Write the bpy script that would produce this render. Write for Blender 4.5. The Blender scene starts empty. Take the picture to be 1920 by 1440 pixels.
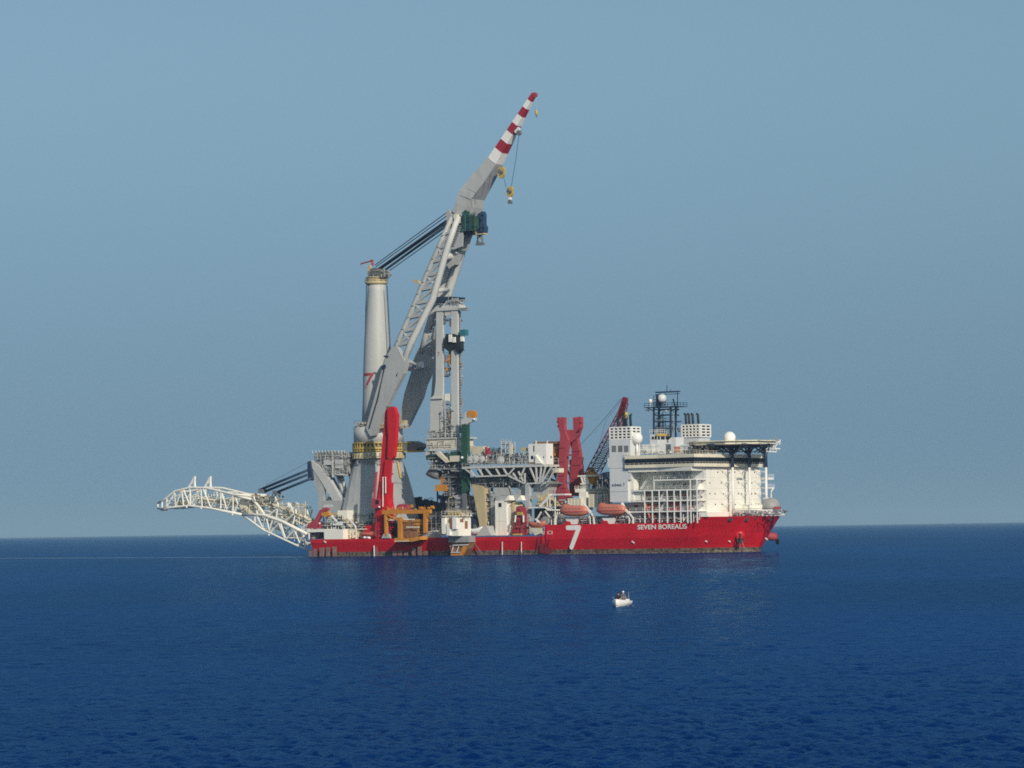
import bpy, bmesh, math, random
import numpy as np
from mathutils import Vector, Matrix

# ------------------------------------------------------------------ camera, sky, sun, exposure
scene = bpy.context.scene
FPX, CW, CH = 6575.0, 1920.0, 1440.0          # focal length in photo pixels, photo size
CAM = Vector((0.0, -1200.0, 8.6))
PITCH, ROLL = math.radians(2.372), math.radians(0.875)
fwd = Vector((0, math.cos(PITCH), math.sin(PITCH)))
r0 = Vector((1, 0, 0)); u0 = Vector((0, -math.sin(PITCH), math.cos(PITCH)))
crt = r0 * math.cos(ROLL) - u0 * math.sin(ROLL)
cup = r0 * math.sin(ROLL) + u0 * math.cos(ROLL)
cd = bpy.data.cameras.new("camera"); cam = bpy.data.objects.new("camera", cd)
scene.collection.objects.link(cam); scene.camera = cam
cam.matrix_world = Matrix(((crt.x, cup.x, -fwd.x, CAM.x), (crt.y, cup.y, -fwd.y, CAM.y), (crt.z, cup.z, -fwd.z, CAM.z), (0, 0, 0, 1)))
cd.sensor_width = 36.0; cd.sensor_fit = 'HORIZONTAL'; cd.lens = 36.0 * FPX / CW
cd.clip_start = 1.0; cd.clip_end = 200000.0

SKY_LO, SKY_HI = (.65, .735, .75), (1.27, 1.36, 1.20)
SUN_AZ, SUN_EL = 22.0, 27.0                      # degrees right of the line of sight (behind the camera), above the horizon
world = bpy.data.worlds.new("World"); scene.world = world; world.use_nodes = True
wn, wl = world.node_tree.nodes, world.node_tree.links
sky = wn.new("ShaderNodeTexSky"); sky.sky_type = 'NISHITA'; sky.sun_disc = False
sky.sun_elevation = math.radians(SUN_EL); sky.sun_rotation = math.radians(180 - SUN_AZ)
sky.altitude = 0; sky.air_density = 1.0; sky.dust_density = 1.0; sky.ozone_density = 1.5
# clear evening air: look the sky up a little above the true elevation (no yellow band), graded cooler and dimmer to the horizon
gc = wn.new("ShaderNodeTexCoord"); gs = wn.new("ShaderNodeSeparateXYZ"); wl.new(gc.outputs["Generated"], gs.inputs[0])
gm = wn.new("ShaderNodeMath"); gm.operation = 'MULTIPLY_ADD'; gm.inputs[1].default_value = .75; gm.inputs[2].default_value = .17; wl.new(gs.outputs[2], gm.inputs[0])
gv = wn.new("ShaderNodeCombineXYZ"); wl.new(gs.outputs[0], gv.inputs[0]); wl.new(gs.outputs[1], gv.inputs[1]); wl.new(gm.outputs[0], gv.inputs[2])
gn = wn.new("ShaderNodeVectorMath"); gn.operation = 'NORMALIZE'; wl.new(gv.outputs[0], gn.inputs[0]); wl.new(gn.outputs[0], sky.inputs["Vector"])
gr = wn.new("ShaderNodeMapRange"); gr.inputs[1].default_value = 0; gr.inputs[2].default_value = .155; gr.interpolation_type = 'SMOOTHSTEP'; wl.new(gs.outputs[2], gr.inputs[0])
gx = wn.new("ShaderNodeMix"); gx.data_type = 'RGBA'; wl.new(gr.outputs[0], gx.inputs[0]); gx.inputs[6].default_value = (*SKY_LO, 1); gx.inputs[7].default_value = (*SKY_HI, 1)
gy = wn.new("ShaderNodeMix"); gy.data_type = 'RGBA'; gy.blend_type = 'MULTIPLY'; gy.inputs[0].default_value = 1; wl.new(sky.outputs[0], gy.inputs[6]); wl.new(gx.outputs[2], gy.inputs[7])
wl.new(gy.outputs[2], wn["Background"].inputs[0]); wn["Background"].inputs[1].default_value = 0.075
sd = bpy.data.lights.new("sun", 'SUN'); sd.energy = 3.6; sd.angle = math.radians(0.5); sd.color = (1.0, 0.9, 0.76)
sun = bpy.data.objects.new("sun", sd); scene.collection.objects.link(sun)
a, e = math.radians(SUN_AZ), math.radians(SUN_EL)
sdir = Vector((math.sin(a) * math.cos(e), -math.cos(a) * math.cos(e), math.sin(e)))
sun.rotation_euler = sdir.to_track_quat('Z', 'Y').to_euler()
vs = scene.view_settings; scene.display_settings.display_device = 'sRGB'
vs.view_transform = 'Standard'; vs.look = 'None'; vs.exposure = 0.0; vs.gamma = 1.0; vs.use_curve_mapping = False
scene.cycles.volume_bounces = 0; scene.cycles.max_bounces = 6; scene.cycles.diffuse_bounces = 3
scene.cycles.use_denoising = False; scene.cycles.filter_width = 1.75

# ------------------------------------------------------------------ ship frame: x forward, y to port, z up
PSI = math.radians(35.0)
ex = Vector((math.cos(PSI), -math.sin(PSI), 0)); ey = Vector((math.sin(PSI), math.cos(PSI), 0))
HB = 23.1
corner = Vector(((578 - 960) / FPX * 1234.0, CAM.y + 1234.0, 0))
ORG = corner + ey * HB
def ray(px, py):
    return fwd * FPX + crt * (px - CW / 2) + cup * (CH / 2 - py)
def loc(w):
    d = w - ORG
    return Vector((d.dot(ex), d.dot(ey), w.z))
def V(px, py, y):                     # where the line of sight meets the lengthwise plane y of the ship
    d = ray(px, py); k = (y - (CAM - ORG).dot(ey)) / d.dot(ey)
    return loc(CAM + d * k)
def F(px, py, s):                     # ... meets the athwartship plane x = s
    d = ray(px, py); k = (s - (CAM - ORG).dot(ex)) / d.dot(ex)
    return loc(CAM + d * k)
def world_of(p):
    return ORG + ex * p[0] + ey * p[1] + Vector((0, 0, p[2]))

# ------------------------------------------------------------------ materials
def mat(name, col, rough=0.5, var=0.12, rust=0.0, rustcol=(0.16, 0.07, 0.03), metal=0.0, scale=0.35, streak=0.12, spec=0.4):
    m = bpy.data.materials.new(name); m.use_nodes = True
    n, l = m.node_tree.nodes, m.node_tree.links
    b = n["Principled BSDF"]; b.inputs["Roughness"].default_value = rough; b.inputs["Metallic"].default_value = metal
    b.inputs["Specular IOR Level"].default_value = spec
    tc = n.new("ShaderNodeTexCoord")
    mp = n.new("ShaderNodeMapping"); mp.inputs["Scale"].default_value = (1, 1, streak / max(scale, .01))
    l.new(tc.outputs["Object"], mp.inputs[0])
    nz = n.new("ShaderNodeTexNoise"); nz.inputs["Scale"].default_value = scale; nz.inputs["Detail"].default_value = 5
    nz.inputs["Roughness"].default_value = 0.65
    l.new(mp.outputs[0], nz.inputs["Vector"])
    cr = n.new("ShaderNodeValToRGB"); cr.color_ramp.elements[0].position = 0.3; cr.color_ramp.elements[1].position = 0.72
    lo = tuple(c * (1 - var) for c in col); hi = tuple(min(1, c * (1 + var * .5)) for c in col)
    cr.color_ramp.elements[0].color = (*lo, 1); cr.color_ramp.elements[1].color = (*hi, 1)
    l.new(nz.outputs["Fac"], cr.inputs[0])
    out = cr.outputs[0]
    if rust > 0:
        n2 = n.new("ShaderNodeTexNoise"); n2.inputs["Scale"].default_value = scale * 2.3; n2.inputs["Detail"].default_value = 8
        n2.inputs["Roughness"].default_value = 0.75
        l.new(mp.outputs[0], n2.inputs["Vector"])
        c2 = n.new("ShaderNodeValToRGB"); c2.color_ramp.elements[0].position = 0.72 - rust * .35; c2.color_ramp.elements[1].position = 0.86 - rust * .3
        c2.color_ramp.elements[0].color = (0, 0, 0, 1); c2.color_ramp.elements[1].color = (1, 1, 1, 1)
        l.new(n2.outputs["Fac"], c2.inputs[0])
        mx = n.new("ShaderNodeMix"); mx.data_type = 'RGBA'
        mul = n.new("ShaderNodeMath"); mul.operation = 'MULTIPLY'; mul.inputs[1].default_value = min(.9, .45 + rust)
        l.new(c2.outputs[0], mul.inputs[0]); l.new(mul.outputs[0], mx.inputs[0])
        l.new(out, mx.inputs[6]); mx.inputs[7].default_value = (*rustcol, 1); out = mx.outputs[2]
    l.new(out, b.inputs["Base Color"])
    return m
M = dict(
    grey=mat("grey_paint", (0.40, 0.415, 0.41), .5, .16, .12, (0.2, 0.19, 0.17)),
    lgrey=mat("light_grey_paint", (0.52, 0.53, 0.51), .5, .12, .1, (0.3, 0.27, 0.22)),
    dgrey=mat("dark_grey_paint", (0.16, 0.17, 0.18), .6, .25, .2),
    mid=mat("machinery_grey", (0.30, 0.31, 0.31), .55, .3, .25),
    cream=mat("cream_white_paint", (0.80, 0.785, 0.70), .5, .06, .12, (0.5, 0.4, 0.25)),
    white=mat("white_paint", (0.78, 0.77, 0.73), .45, .06, .08, (0.5, 0.42, 0.32)),
    stain=mat("stained_white_paint", (0.74, 0.69, 0.54), .55, .12, .42, (0.38, 0.22, 0.10)),
    coolwhite=mat("cool_white_paint", (0.60, 0.62, 0.63), .45, .07, .06, (0.4, 0.36, 0.3)),
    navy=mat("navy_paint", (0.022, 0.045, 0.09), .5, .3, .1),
    black=mat("black_rubber", (0.02, 0.024, 0.03), .6, .3),
    rope=mat("steel_wire", (0.035, 0.045, 0.07), .5, .3),
    glass=mat("dark_window_glass", (0.012, 0.018, 0.03), .3, .2, spec=.25),
    red=mat("bright_red_paint", (0.56, 0.012, 0.022), .4, .12, .1, (0.25, 0.02, 0.02)),
    dred=mat("faded_red_paint", (0.36, 0.05, 0.07), .65, .14, .15, (0.3, 0.08, 0.08)),
    maroon=mat("maroon_paint", (0.17, 0.018, 0.03), .5, .2, .1),
    stripe=mat("crane_stripe_red", (0.33, 0.02, 0.04), .5, .12),
    orange=mat("orange_paint", (0.56, 0.24, 0.035), .5, .25, .4, (0.28, 0.1, 0.03)),
    yellow=mat("yellow_paint", (0.50, 0.36, 0.09), .5, .2, .3, (0.22, 0.14, 0.05)),
    green=mat("green_paint", (0.025, 0.085, 0.06), .5, .2, .1),
    teal=mat("teal_paint", (0.03, 0.16, 0.19), .5, .2),
    blue=mat("blue_paint", (0.025, 0.055, 0.12), .45, .2),
    tan=mat("tan_paint", (0.50, 0.42, 0.25), .55, .16, .2),
    beige=mat("beige_container_paint", (0.62, 0.58, 0.46), .5, .1, .3, (0.35, 0.24, 0.14)),
    boat=mat("lifeboat_orange_shell", (0.52, 0.17, 0.115), .4, .12, .1, (0.5, 0.12, 0.08)),
    rusty=mat("rusty_steel", (0.26, 0.13, 0.07), .7, .4, .3),
    worn=mat("worn_fender_steel", (0.30, 0.24, 0.21), .7, .5, .9, (0.20, 0.05, 0.05), scale=1.6, streak=.3),
    net=mat("netting_tan", (0.42, 0.39, 0.27), .8, .2),
    skin=mat("skin", (0.45, 0.25, 0.16), .6, .05), cloth=mat("dark_clothing", (0.02, 0.02, 0.03), .8, .3),
    cap=mat("white_cap_cloth", (0.8, 0.8, 0.8), .7, .05), shirt=mat("grey_shirt", (0.12, 0.12, 0.13), .8, .1),
)


BASE = {}
class MB:
    def __init__(s): s.v = []; s.f = []; s.sm = []
    def add(s, vs_, fs, smooth=False):
        o = len(s.v); s.v += [tuple(p) for p in vs_]; s.f += [tuple(i + o for i in f) for f in fs]; s.sm += [smooth] * len(fs); return s
    def box(s, a, b):
        x0, x1 = sorted((a[0], b[0])); y0, y1 = sorted((a[1], b[1])); z0, z1 = sorted((a[2], b[2]))
        return s.add([(x0, y0, z0), (x1, y0, z0), (x1, y1, z0), (x0, y1, z0), (x0, y0, z1), (x1, y0, z1), (x1, y1, z1), (x0, y1, z1)],
                     [(0, 3, 2, 1), (4, 5, 6, 7), (0, 1, 5, 4), (1, 2, 6, 5), (2, 3, 7, 6), (3, 0, 4, 7)])
    def pbox(s, px0, py0, px1, py1, y, dy):          # box whose starboard face covers a photo rectangle at plane y
        m = (py0 + py1) / 2; c = (px0 + px1) / 2
        return s.box((V(px0, m, y).x, y, V(c, py1, y).z), (V(px1, m, y).x, y + dy, V(c, py0, y).z))
    def fbox(s, px0, py0, px1, py1, x, dx):          # box whose forward face covers a photo rectangle at plane x
        m = (py0 + py1) / 2; c = (px0 + px1) / 2
        return s.box((x, F(px0, m, x).y, F(c, py1, x).z), (x - dx, F(px1, m, x).y, F(c, py0, x).z))
    def prism3(s, pts, off):
        n = len(pts); off = Vector(off); q = [Vector(p) for p in pts]
        return s.add(q + [p + off for p in q], [tuple(range(n)), tuple(range(2 * n - 1, n - 1, -1))] + [(i, i + n, (i + 1) % n + n, (i + 1) % n) for i in range(n)])
    def prism(s, outline, y, dy):
        return s.prism3([V(a_, b_, y) for a_, b_ in outline], (0, dy, 0))
    def tube(s, pts, r, n=6, cap=True, smooth=None):
        pts = [Vector(p) for p in pts]; rr = r if isinstance(r, (list, tuple)) else [r] * len(pts)
        vs_, fs = [], []
        for i, p in enumerate(pts):
            d = (pts[min(i + 1, len(pts) - 1)] - pts[max(i - 1, 0)]).normalized()
            u = d.cross(Vector((0, 0, 1)) if abs(d.z) < .95 else Vector((1, 0, 0))).normalized(); w = d.cross(u)
            for k in range(n):
                t = 2 * math.pi * (k + .5) / n
                vs_.append(p + (u * math.cos(t) + w * math.sin(t)) * rr[i])
        for i in range(len(pts) - 1):
            for k in range(n):
                fs.append((i * n + k, i * n + (k + 1) % n, (i + 1) * n + (k + 1) % n, (i + 1) * n + k))
        s.add(vs_, fs, smooth if smooth is not None else n >= 8)
        if cap:
            o = len(s.v) - len(vs_)
            s.f += [tuple(o + k for k in range(n - 1, -1, -1)), tuple(o + (len(pts) - 1) * n + k for k in range(n))]; s.sm += [False, False]
        return s
    def ptube(s, pts, y, r, n=6):
        return s.tube([V(a_, b_, y) for a_, b_ in pts], r, n)
    def lathe(s, c, prof, n=24, smooth=True, rot=0.0):     # profile (radius, height above c)
        vs_, fs = [], []
        for r, z in prof:
            for k in range(n):
                t = 2 * math.pi * k / n + rot; vs_.append((c[0] + r * math.cos(t), c[1] + r * math.sin(t), c[2] + z))
        for i in range(len(prof) - 1):
            for k in range(n): fs.append((i * n + k, i * n + (k + 1) % n, (i + 1) * n + (k + 1) % n, (i + 1) * n + k))
        s.add(vs_, fs, smooth); o = len(s.v) - len(vs_)
        s.f += [tuple(o + k for k in range(n - 1, -1, -1)), tuple(o + (len(prof) - 1) * n + k for k in range(n))]; s.sm += [False, False]
        return s
    def ball(s, c, r, n=14, sz=1.0):
        return s.lathe(c, [(max(.01, r * math.sin(math.pi * i / n)), -r * sz * math.cos(math.pi * i / n)) for i in range(n + 1)], n * 2)
    def disc(s, c, r, w, axis='y', n=20, smooth=True):      # wheel or reel
        c = Vector(c); o = Vector((0, w / 2, 0)) if axis == 'y' else Vector((w / 2, 0, 0))
        s.tube([c - o, c + o], r, n); return s
    def rail(s, pts, h=1.1, step=2.2, r=.05, rows=2):
        pts = [Vector(p) for p in pts]
        for a_, b_ in zip(pts, pts[1:]):
            L = (b_ - a_).length; k = max(1, int(L / step))
            for i in range(k + 1):
                p = a_.lerp(b_, i / k); s.tube([p, p + Vector((0, 0, h))], r * .9, 4, False)
            for j in range(rows):
                o = Vector((0, 0, h * (j + 1) / rows)); s.tube([a_ + o, b_ + o], r, 4, False)
        return s
    def clutter(s, px0, py0, px1, py1, y, dy, n, seed, big=1.0):   # small machinery filling a region from its bottom line up
        R = random.Random(seed); a_ = V(px0, py1, y); b_ = V(px1, py0, y)
        W, H = b_.x - a_.x, b_.z - a_.z
        for i in range(n):
            x = a_.x + R.random() * W; yy = y + R.random() * dy; z = a_.z + (R.random() ** 1.6) * H * .8
            k = R.random(); q = big * R.uniform(.35, 1.1)
            if k < .45: s.box((x, yy, z), (x + q * R.uniform(.6, 1.8), yy + q, z + q * R.uniform(.5, 1.5)))
            elif k < .65: s.tube([(x, yy, a_.z), (x, yy, z + q)], .12 * big, 6)
            elif k < .8: s.tube([(x, yy, z), (x + q * 2, yy, z)], .14 * big, 6)
            elif k < .9: s.disc((x, yy, z + q * .6), q * .7, q * .8, 'y', 12)
            else: s.tube([(x, yy, z), (x + R.uniform(-2, 2), yy + 1, min(b_.z, z + R.uniform(1, 3)))], .1 * big, 5)
        return s
    def each(s, name, m, parent): return s.build(name, m, parent)
    def build(s, name, m, parent):
        b = BASE[root_of(parent).name] if parent else Vector((0, 0, 0))
        me = bpy.data.meshes.new(name)
        me.from_pydata([(p[0] - b[0], p[1] - b[1], p[2] - b[2]) for p in s.v], [], s.f)
        me.polygons.foreach_set("use_smooth", s.sm); me.update()
        bm = bmesh.new(); bm.from_mesh(me); bmesh.ops.recalc_face_normals(bm, faces=bm.faces); bm.to_mesh(me); bm.free()
        me.materials.append(M[m] if isinstance(m, str) else m)
        o = bpy.data.objects.new(name, me); scene.collection.objects.link(o)
        if parent: o.parent = parent
        return o
def every(name, m, parent, calls):                   # one mesh object for each shape
    out = []
    for fn, *ar in calls:
        k = MB(); getattr(k, fn)(*ar); out.append(k.build(name, m, parent))
    return out
def root_of(o):
    while o.parent: o = o.parent
    return o
def thing(name, label, cat, base, group=None):       # an Empty at the thing's base (ship frame)
    o = bpy.data.objects.new(name, None); scene.collection.objects.link(o)
    o.location = world_of(base); o.rotation_euler = (0, 0, -PSI); o.empty_display_size = 1
    o['label'] = label; o['category'] = cat
    if group: o['group'] = group
    BASE[o.name] = Vector(base); return o
def text(body, name, m, parent, p, height, face='side', ext=.03, bold=0.0, width=None):
    c = bpy.data.curves.new(name, 'FONT'); c.body = body; c.size = height / .7; c.extrude = ext; c.offset = bold
    t = bpy.data.objects.new("tmp", c); scene.collection.objects.link(t); bpy.context.view_layer.update()
    me = bpy.data.meshes.new_from_object(t.evaluated_get(bpy.context.evaluated_depsgraph_get())); bpy.data.objects.remove(t); me.name = name
    w = max(v.co.x for v in me.vertices) - min(v.co.x for v in me.vertices)
    me.materials.clear(); me.materials.append(M[m])
    o = bpy.data.objects.new(name, me); scene.collection.objects.link(o); o.parent = parent
    o.location = Vector(p) - BASE[root_of(parent).name]; o.scale = ((width / w) if width else 1, 1, 1)
    o.rotation_euler = (math.pi / 2, 0, 0 if face == 'side' else math.pi / 2)
    return o
def seven(mb, top_l, top_r, bottom, w, off):       # the numeral 7 as a rounded stroke of real thickness
    def caps(a_, b_):
        a_, b_ = Vector(a_), Vector(b_); d = (b_ - a_).normalized(); nrm = Vector((-d.z, 0, d.x)); o = []
        for i in range(9):
            t = math.pi * i / 8; o.append(b_ + nrm * (w * math.cos(t)) + d * (w * math.sin(t)))
        for i in range(9):
            t = math.pi * i / 8; o.append(a_ - nrm * (w * math.cos(t)) - d * (w * math.sin(t)))
        return o
    mb.prism3(caps(top_l, top_r), off); mb.prism3([p - Vector((0, .02, 0)) for p in caps(top_r, bottom)], off)

def cluster(parent, px0, py0, px1, py1, y, dy, seed, n=30, big=.7, tones=('lgrey', 'mid', 'dgrey'), names=('pipework', 'winch', 'locker')):
    """dense small gear in three tones: pipes and rails, boxes, drums"""
    R = random.Random(seed); a_ = V(px0, py1, y); b_ = V(px1, py0, y); W, H = b_.x - a_.x, b_.z - a_.z
    for ti, (tn, nm) in enumerate(zip(tones, names)):
        m = MB()
        for i in range(n):
            x = a_.x + R.random() * W; yy = y + R.random() * dy; q = big * R.uniform(.3, 1.0); z = a_.z + (R.random() ** 1.3) * max(.1, H - q)
            k = (R.random() + ti * .3) % 1
            if k < .3: m.tube([(x, yy, a_.z), (x, yy, min(b_.z, z + q * 2))], .09 + .06 * big, 5)
            elif k < .5: m.tube([(x, yy, z), (x + q * 4, yy, z)], .08 + .06 * big, 5)
            elif k < .85: m.box((x, yy, z), (x + q * R.uniform(.5, 1.6), yy + q, z + q * R.uniform(.5, 1.5)))
            else: m.disc((x, yy, z + q * .5), q * .6, q * .8, R.choice('xy'), 10)
        for j in range(max(1, int(H / 2.6))): m.tube([(a_.x, y + ti * .2, a_.z + (j + .5 + ti * .2) * 2.6), (a_.x + W * R.uniform(.5, 1), y + ti * .2, a_.z + (j + .5 + ti * .2) * 2.6)], .09, 4)
        m.build(nm, tn, parent)
# ------------------------------------------------------------------ sea
def sea():
    fine = np.radians(np.linspace(-9.6, 9.6, 1240))
    coarse = np.radians(np.linspace(15, 345, 67))
    ang = np.concatenate([fine, coarse])                       # clockwise from +Y, closed ring
    rr = [3.0, 10, 25, 45, 60]
    while rr[-1] < 3400: rr.append(rr[-1] * 1.0024 + .006)
    dist = np.array(rr); far = np.geomspace(3500, 40000, 40)
    dist = np.concatenate([dist, far])
    A, D = np.meshgrid(ang, dist)
    X = CAM.x + D * np.sin(A); Y = CAM.y + D * np.cos(A)
    rng = np.random.default_rng(7)
    Z = np.zeros_like(X)
    dr = np.gradient(dist)[:, None] * np.ones_like(A)
    n = 90; lam = np.geomspace(.21, 7, n)
    for i in range(n):
        L = lam[i] * rng.uniform(.93, 1.07); th = math.radians(255) + rng.normal(0, .75)
        amp = .0185 * L * (1.0 if L < .7 else (.7 / L) ** .82)
        k = 2 * math.pi / L
        ph = k * (X * math.cos(th) + Y * math.sin(th)) + rng.uniform(0, 6.28)
        samp = np.clip((L / dr - 1.6) / 1.6, 0, 1)
        if L > 1.5: samp = samp * (.25 + .75 * np.clip((D - 170) / 420, 0, 1))        # longer waves only away from the sheltered shore
        pz = .5 * (ph + .6 * np.sin(ph * .13 + i))
        Z += amp * samp * (1.27 - 2 * np.abs(np.sin(pz)))                              # peaked crests
    g = .8 + .45 * np.sin(X * .021 + Y * .006 + 1) * np.sin(Y * .011 - X * .004) + .2 * np.sin(X * .05 - Y * .019)
    mask = np.clip((math.radians(9.6) - np.abs(A)) / math.radians(.4), 0, 1) * np.clip((D - 60) / 10, 0, 1) * np.clip((3400 - D) / 1500, 0, 1)
    Z *= g * mask
    co = np.stack([X, Y, Z], -1).reshape(-1, 3).astype(np.float32)
    R_, C_ = X.shape
    idx = np.arange(R_ * C_).reshape(R_, C_)
    nx = np.roll(idx, -1, axis=1)
    q = np.stack([idx[:-1], idx[1:], nx[1:], nx[:-1]], -1).reshape(-1, 4)
    q = q[:, ::-1]
    me = bpy.data.meshes.new("sea")
    me.vertices.add(len(co)); me.vertices.foreach_set("co", co.ravel())
    cen = np.array([range(C_)])[0]
    me.loops.add(q.size + C_); me.loops.foreach_set("vertex_index", np.concatenate([q.ravel(), cen[:]]).astype(np.int32))
    me.polygons.add(len(q) + 1)
    me.polygons.foreach_set("loop_start", np.concatenate([np.arange(0, q.size, 4), [q.size]]).astype(np.int32))
    me.polygons.foreach_set("use_smooth", np.ones(len(q) + 1, dtype=bool))
    me.update(calc_edges=True); me.validate()
    if me.polygons[0].normal.z < 0: me.flip_normals()
    o = bpy.data.objects.new("sea", me); scene.collection.objects.link(o); o['kind'] = 'structure'; o['label'] = 'deep blue sea with small wind ripples'
    m = bpy.data.materials.new("sea_water"); m.use_nodes = True; nn, l = m.node_tree.nodes, m.node_tree.links
    nn.remove(nn["Principled BSDF"]); b = nn.new("ShaderNodeBsdfDiffuse"); gl = nn.new("ShaderNodeBsdfGlossy"); gl.inputs["Roughness"].default_value = .07; gl.inputs["Color"].default_value = (.40, .74, 1, 1)
    fr = nn.new("ShaderNodeFresnel"); fr.inputs["IOR"].default_value = 1.33
    fm = nn.new("ShaderNodeMapRange"); fm.inputs[1].default_value = .10; fm.inputs[2].default_value = .85; fm.inputs[3].default_value = .0; fm.inputs[4].default_value = SEA_SPEC; l.new(fr.outputs[0], fm.inputs[0])
    ms = nn.new("ShaderNodeMixShader"); l.new(fm.outputs[0], ms.inputs[0]); l.new(b.outputs[0], ms.inputs[1]); l.new(gl.outputs[0], ms.inputs[2]); l.new(ms.outputs[0], nn["Material Output"].inputs[0])
    tc = nn.new("ShaderNodeTexCoord")
    # broad patches of slightly different water
    mp = nn.new("ShaderNodeMapping"); mp.inputs["Scale"].default_value = (.012, .0042, 1); l.new(tc.outputs["Object"], mp.inputs[0])
    nz = nn.new("ShaderNodeTexNoise"); nz.inputs["Scale"].default_value = 1; nz.inputs["Detail"].default_value = 6; l.new(mp.outputs[0], nz.inputs["Vector"])
    cr = nn.new("ShaderNodeValToRGB"); cr.color_ramp.elements[0].position = .35; cr.color_ramp.elements[1].position = .68
    cr.color_ramp.elements[0].color = (*SEA_LO, 1); cr.color_ramp.elements[1].color = (*SEA_HI, 1); l.new(nz.outputs["Fac"], cr.inputs[0])
    # old wake: a thin broken line of foam astern of the ship
    sx = nn.new("ShaderNodeSeparateXYZ"); l.new(tc.outputs["Object"], sx.inputs[0])
    def math_(op, a_, b_=None, c_=None):
        k = nn.new("ShaderNodeMath"); k.operation = op
        for i, t in enumerate((a_, b_, c_)):
            if t is None: continue
            if isinstance(t, (int, float)): k.inputs[i].default_value = t
            else: l.new(t, k.inputs[i])
        return k.outputs[0]
    wx0, wy0 = -74.0, 1.0
    n3 = nn.new("ShaderNodeTexNoise"); n3.inputs["Scale"].default_value = .03; l.new(tc.outputs["Object"], n3.inputs["Vector"])
    wob = math_('MULTIPLY', math_('SUBTRACT', n3.outputs["Fac"], .5), 18.0)
    line = math_('SUBTRACT', math_('ADD', sx.outputs["Y"], math_('MULTIPLY', sx.outputs["X"], 1.43)), math_('ADD', wob, -72.0))
    near = math_('SUBTRACT', 1.0, math_('DIVIDE', math_('ABSOLUTE', line), 24.0))
    n4 = nn.new("ShaderNodeTexNoise"); n4.inputs["Scale"].default_value = .22; n4.inputs["Detail"].default_value = 8; l.new(tc.outputs["Object"], n4.inputs["Vector"])
    foam = math_('MULTIPLY', math_('GREATER_THAN', near, 0.0), math_('MULTIPLY', math_('LESS_THAN', sx.outputs["X"], wx0), math_('GREATER_THAN', sx.outputs["X"], -240.0)))
    fs = nn.new("ShaderNodeMapRange"); fs.inputs[1].default_value = .35; fs.inputs[2].default_value = .62; l.new(n4.outputs["Fac"], fs.inputs[0])
    foam = math_('MULTIPLY', math_('MULTIPLY', foam, near), fs.outputs[0])
    foam = math_('MULTIPLY', foam, .6)
    mx = nn.new("ShaderNodeMix"); mx.data_type = 'RGBA'; l.new(foam, mx.inputs[0]); l.new(cr.outputs[0], mx.inputs[6]); mx.inputs[7].default_value = (.5, .55, .58, 1)
    l.new(mx.outputs[2], b.inputs["Color"])
    # ripples finer than the mesh
    n5 = nn.new("ShaderNodeTexNoise"); n5.inputs["Scale"].default_value = 3.2; n5.inputs["Detail"].default_value = 9; n5.inputs["Roughness"].default_value = .6
    mp5 = nn.new("ShaderNodeMapping"); mp5.inputs["Scale"].default_value = (.75, 1.5, 1); l.new(tc.outputs["Object"], mp5.inputs[0]); l.new(mp5.outputs[0], n5.inputs["Vector"])
    n6 = nn.new("ShaderNodeTexNoise"); n6.inputs["Scale"].default_value = .09; n6.inputs["Detail"].default_value = 5; l.new(tc.outputs["Object"], n6.inputs["Vector"])
    hh = math_('ADD', math_('MULTIPLY', n5.outputs["Fac"], .07), math_('MULTIPLY', n6.outputs["Fac"], 1.2))
    bp = nn.new("ShaderNodeBump"); bp.inputs["Strength"].default_value = .8; bp.inputs["Distance"].default_value = 1.0; l.new(hh, bp.inputs["Height"])
    
    for k in (b, gl, fr): l.new(bp.outputs[0], k.inputs["Normal"])
    me.materials.append(m)
SEA_SPEC, SEA_LO, SEA_HI = .36, (.0005, .017, .10), (.001, .030, .155)
sea()

# ------------------------------------------------------------------ haze over the water
def haze():
    me = bpy.data.meshes.new("haze"); x, y0, y1, z0, z1 = 42000, -43000, 43000, -1.6, 172
    v = [(-x, y0, z0), (x, y0, z0), (x, y1, z0), (-x, y1, z0), (-x, y0, z1), (x, y0, z1), (x, y1, z1), (-x, y1, z1)]
    me.from_pydata(v, [], [(0, 3, 2, 1), (4, 5, 6, 7), (0, 1, 5, 4), (1, 2, 6, 5), (2, 3, 7, 6), (3, 0, 4, 7)]); me.update()
    o = bpy.data.objects.new("haze", me); scene.collection.objects.link(o); o['kind'] = 'stuff'; o['label'] = 'thin blue haze over the sea'
    m = bpy.data.materials.new("haze_air"); m.use_nodes = True; n, l = m.node_tree.nodes, m.node_tree.links
    n.remove(n["Principled BSDF"]); p = n.new("ShaderNodeVolumePrincipled")
    p.inputs["Density"].default_value = HAZE_D; p.inputs["Color"].default_value = (*HAZE_C, 1); p.inputs["Anisotropy"].default_value = 0.0
    l.new(p.outputs[0], n["Material Output"].inputs["Volume"]); me.materials.append(m)
HAZE_D, HAZE_C = 4.0e-5, (.50, .76, .98)
haze()
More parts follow.
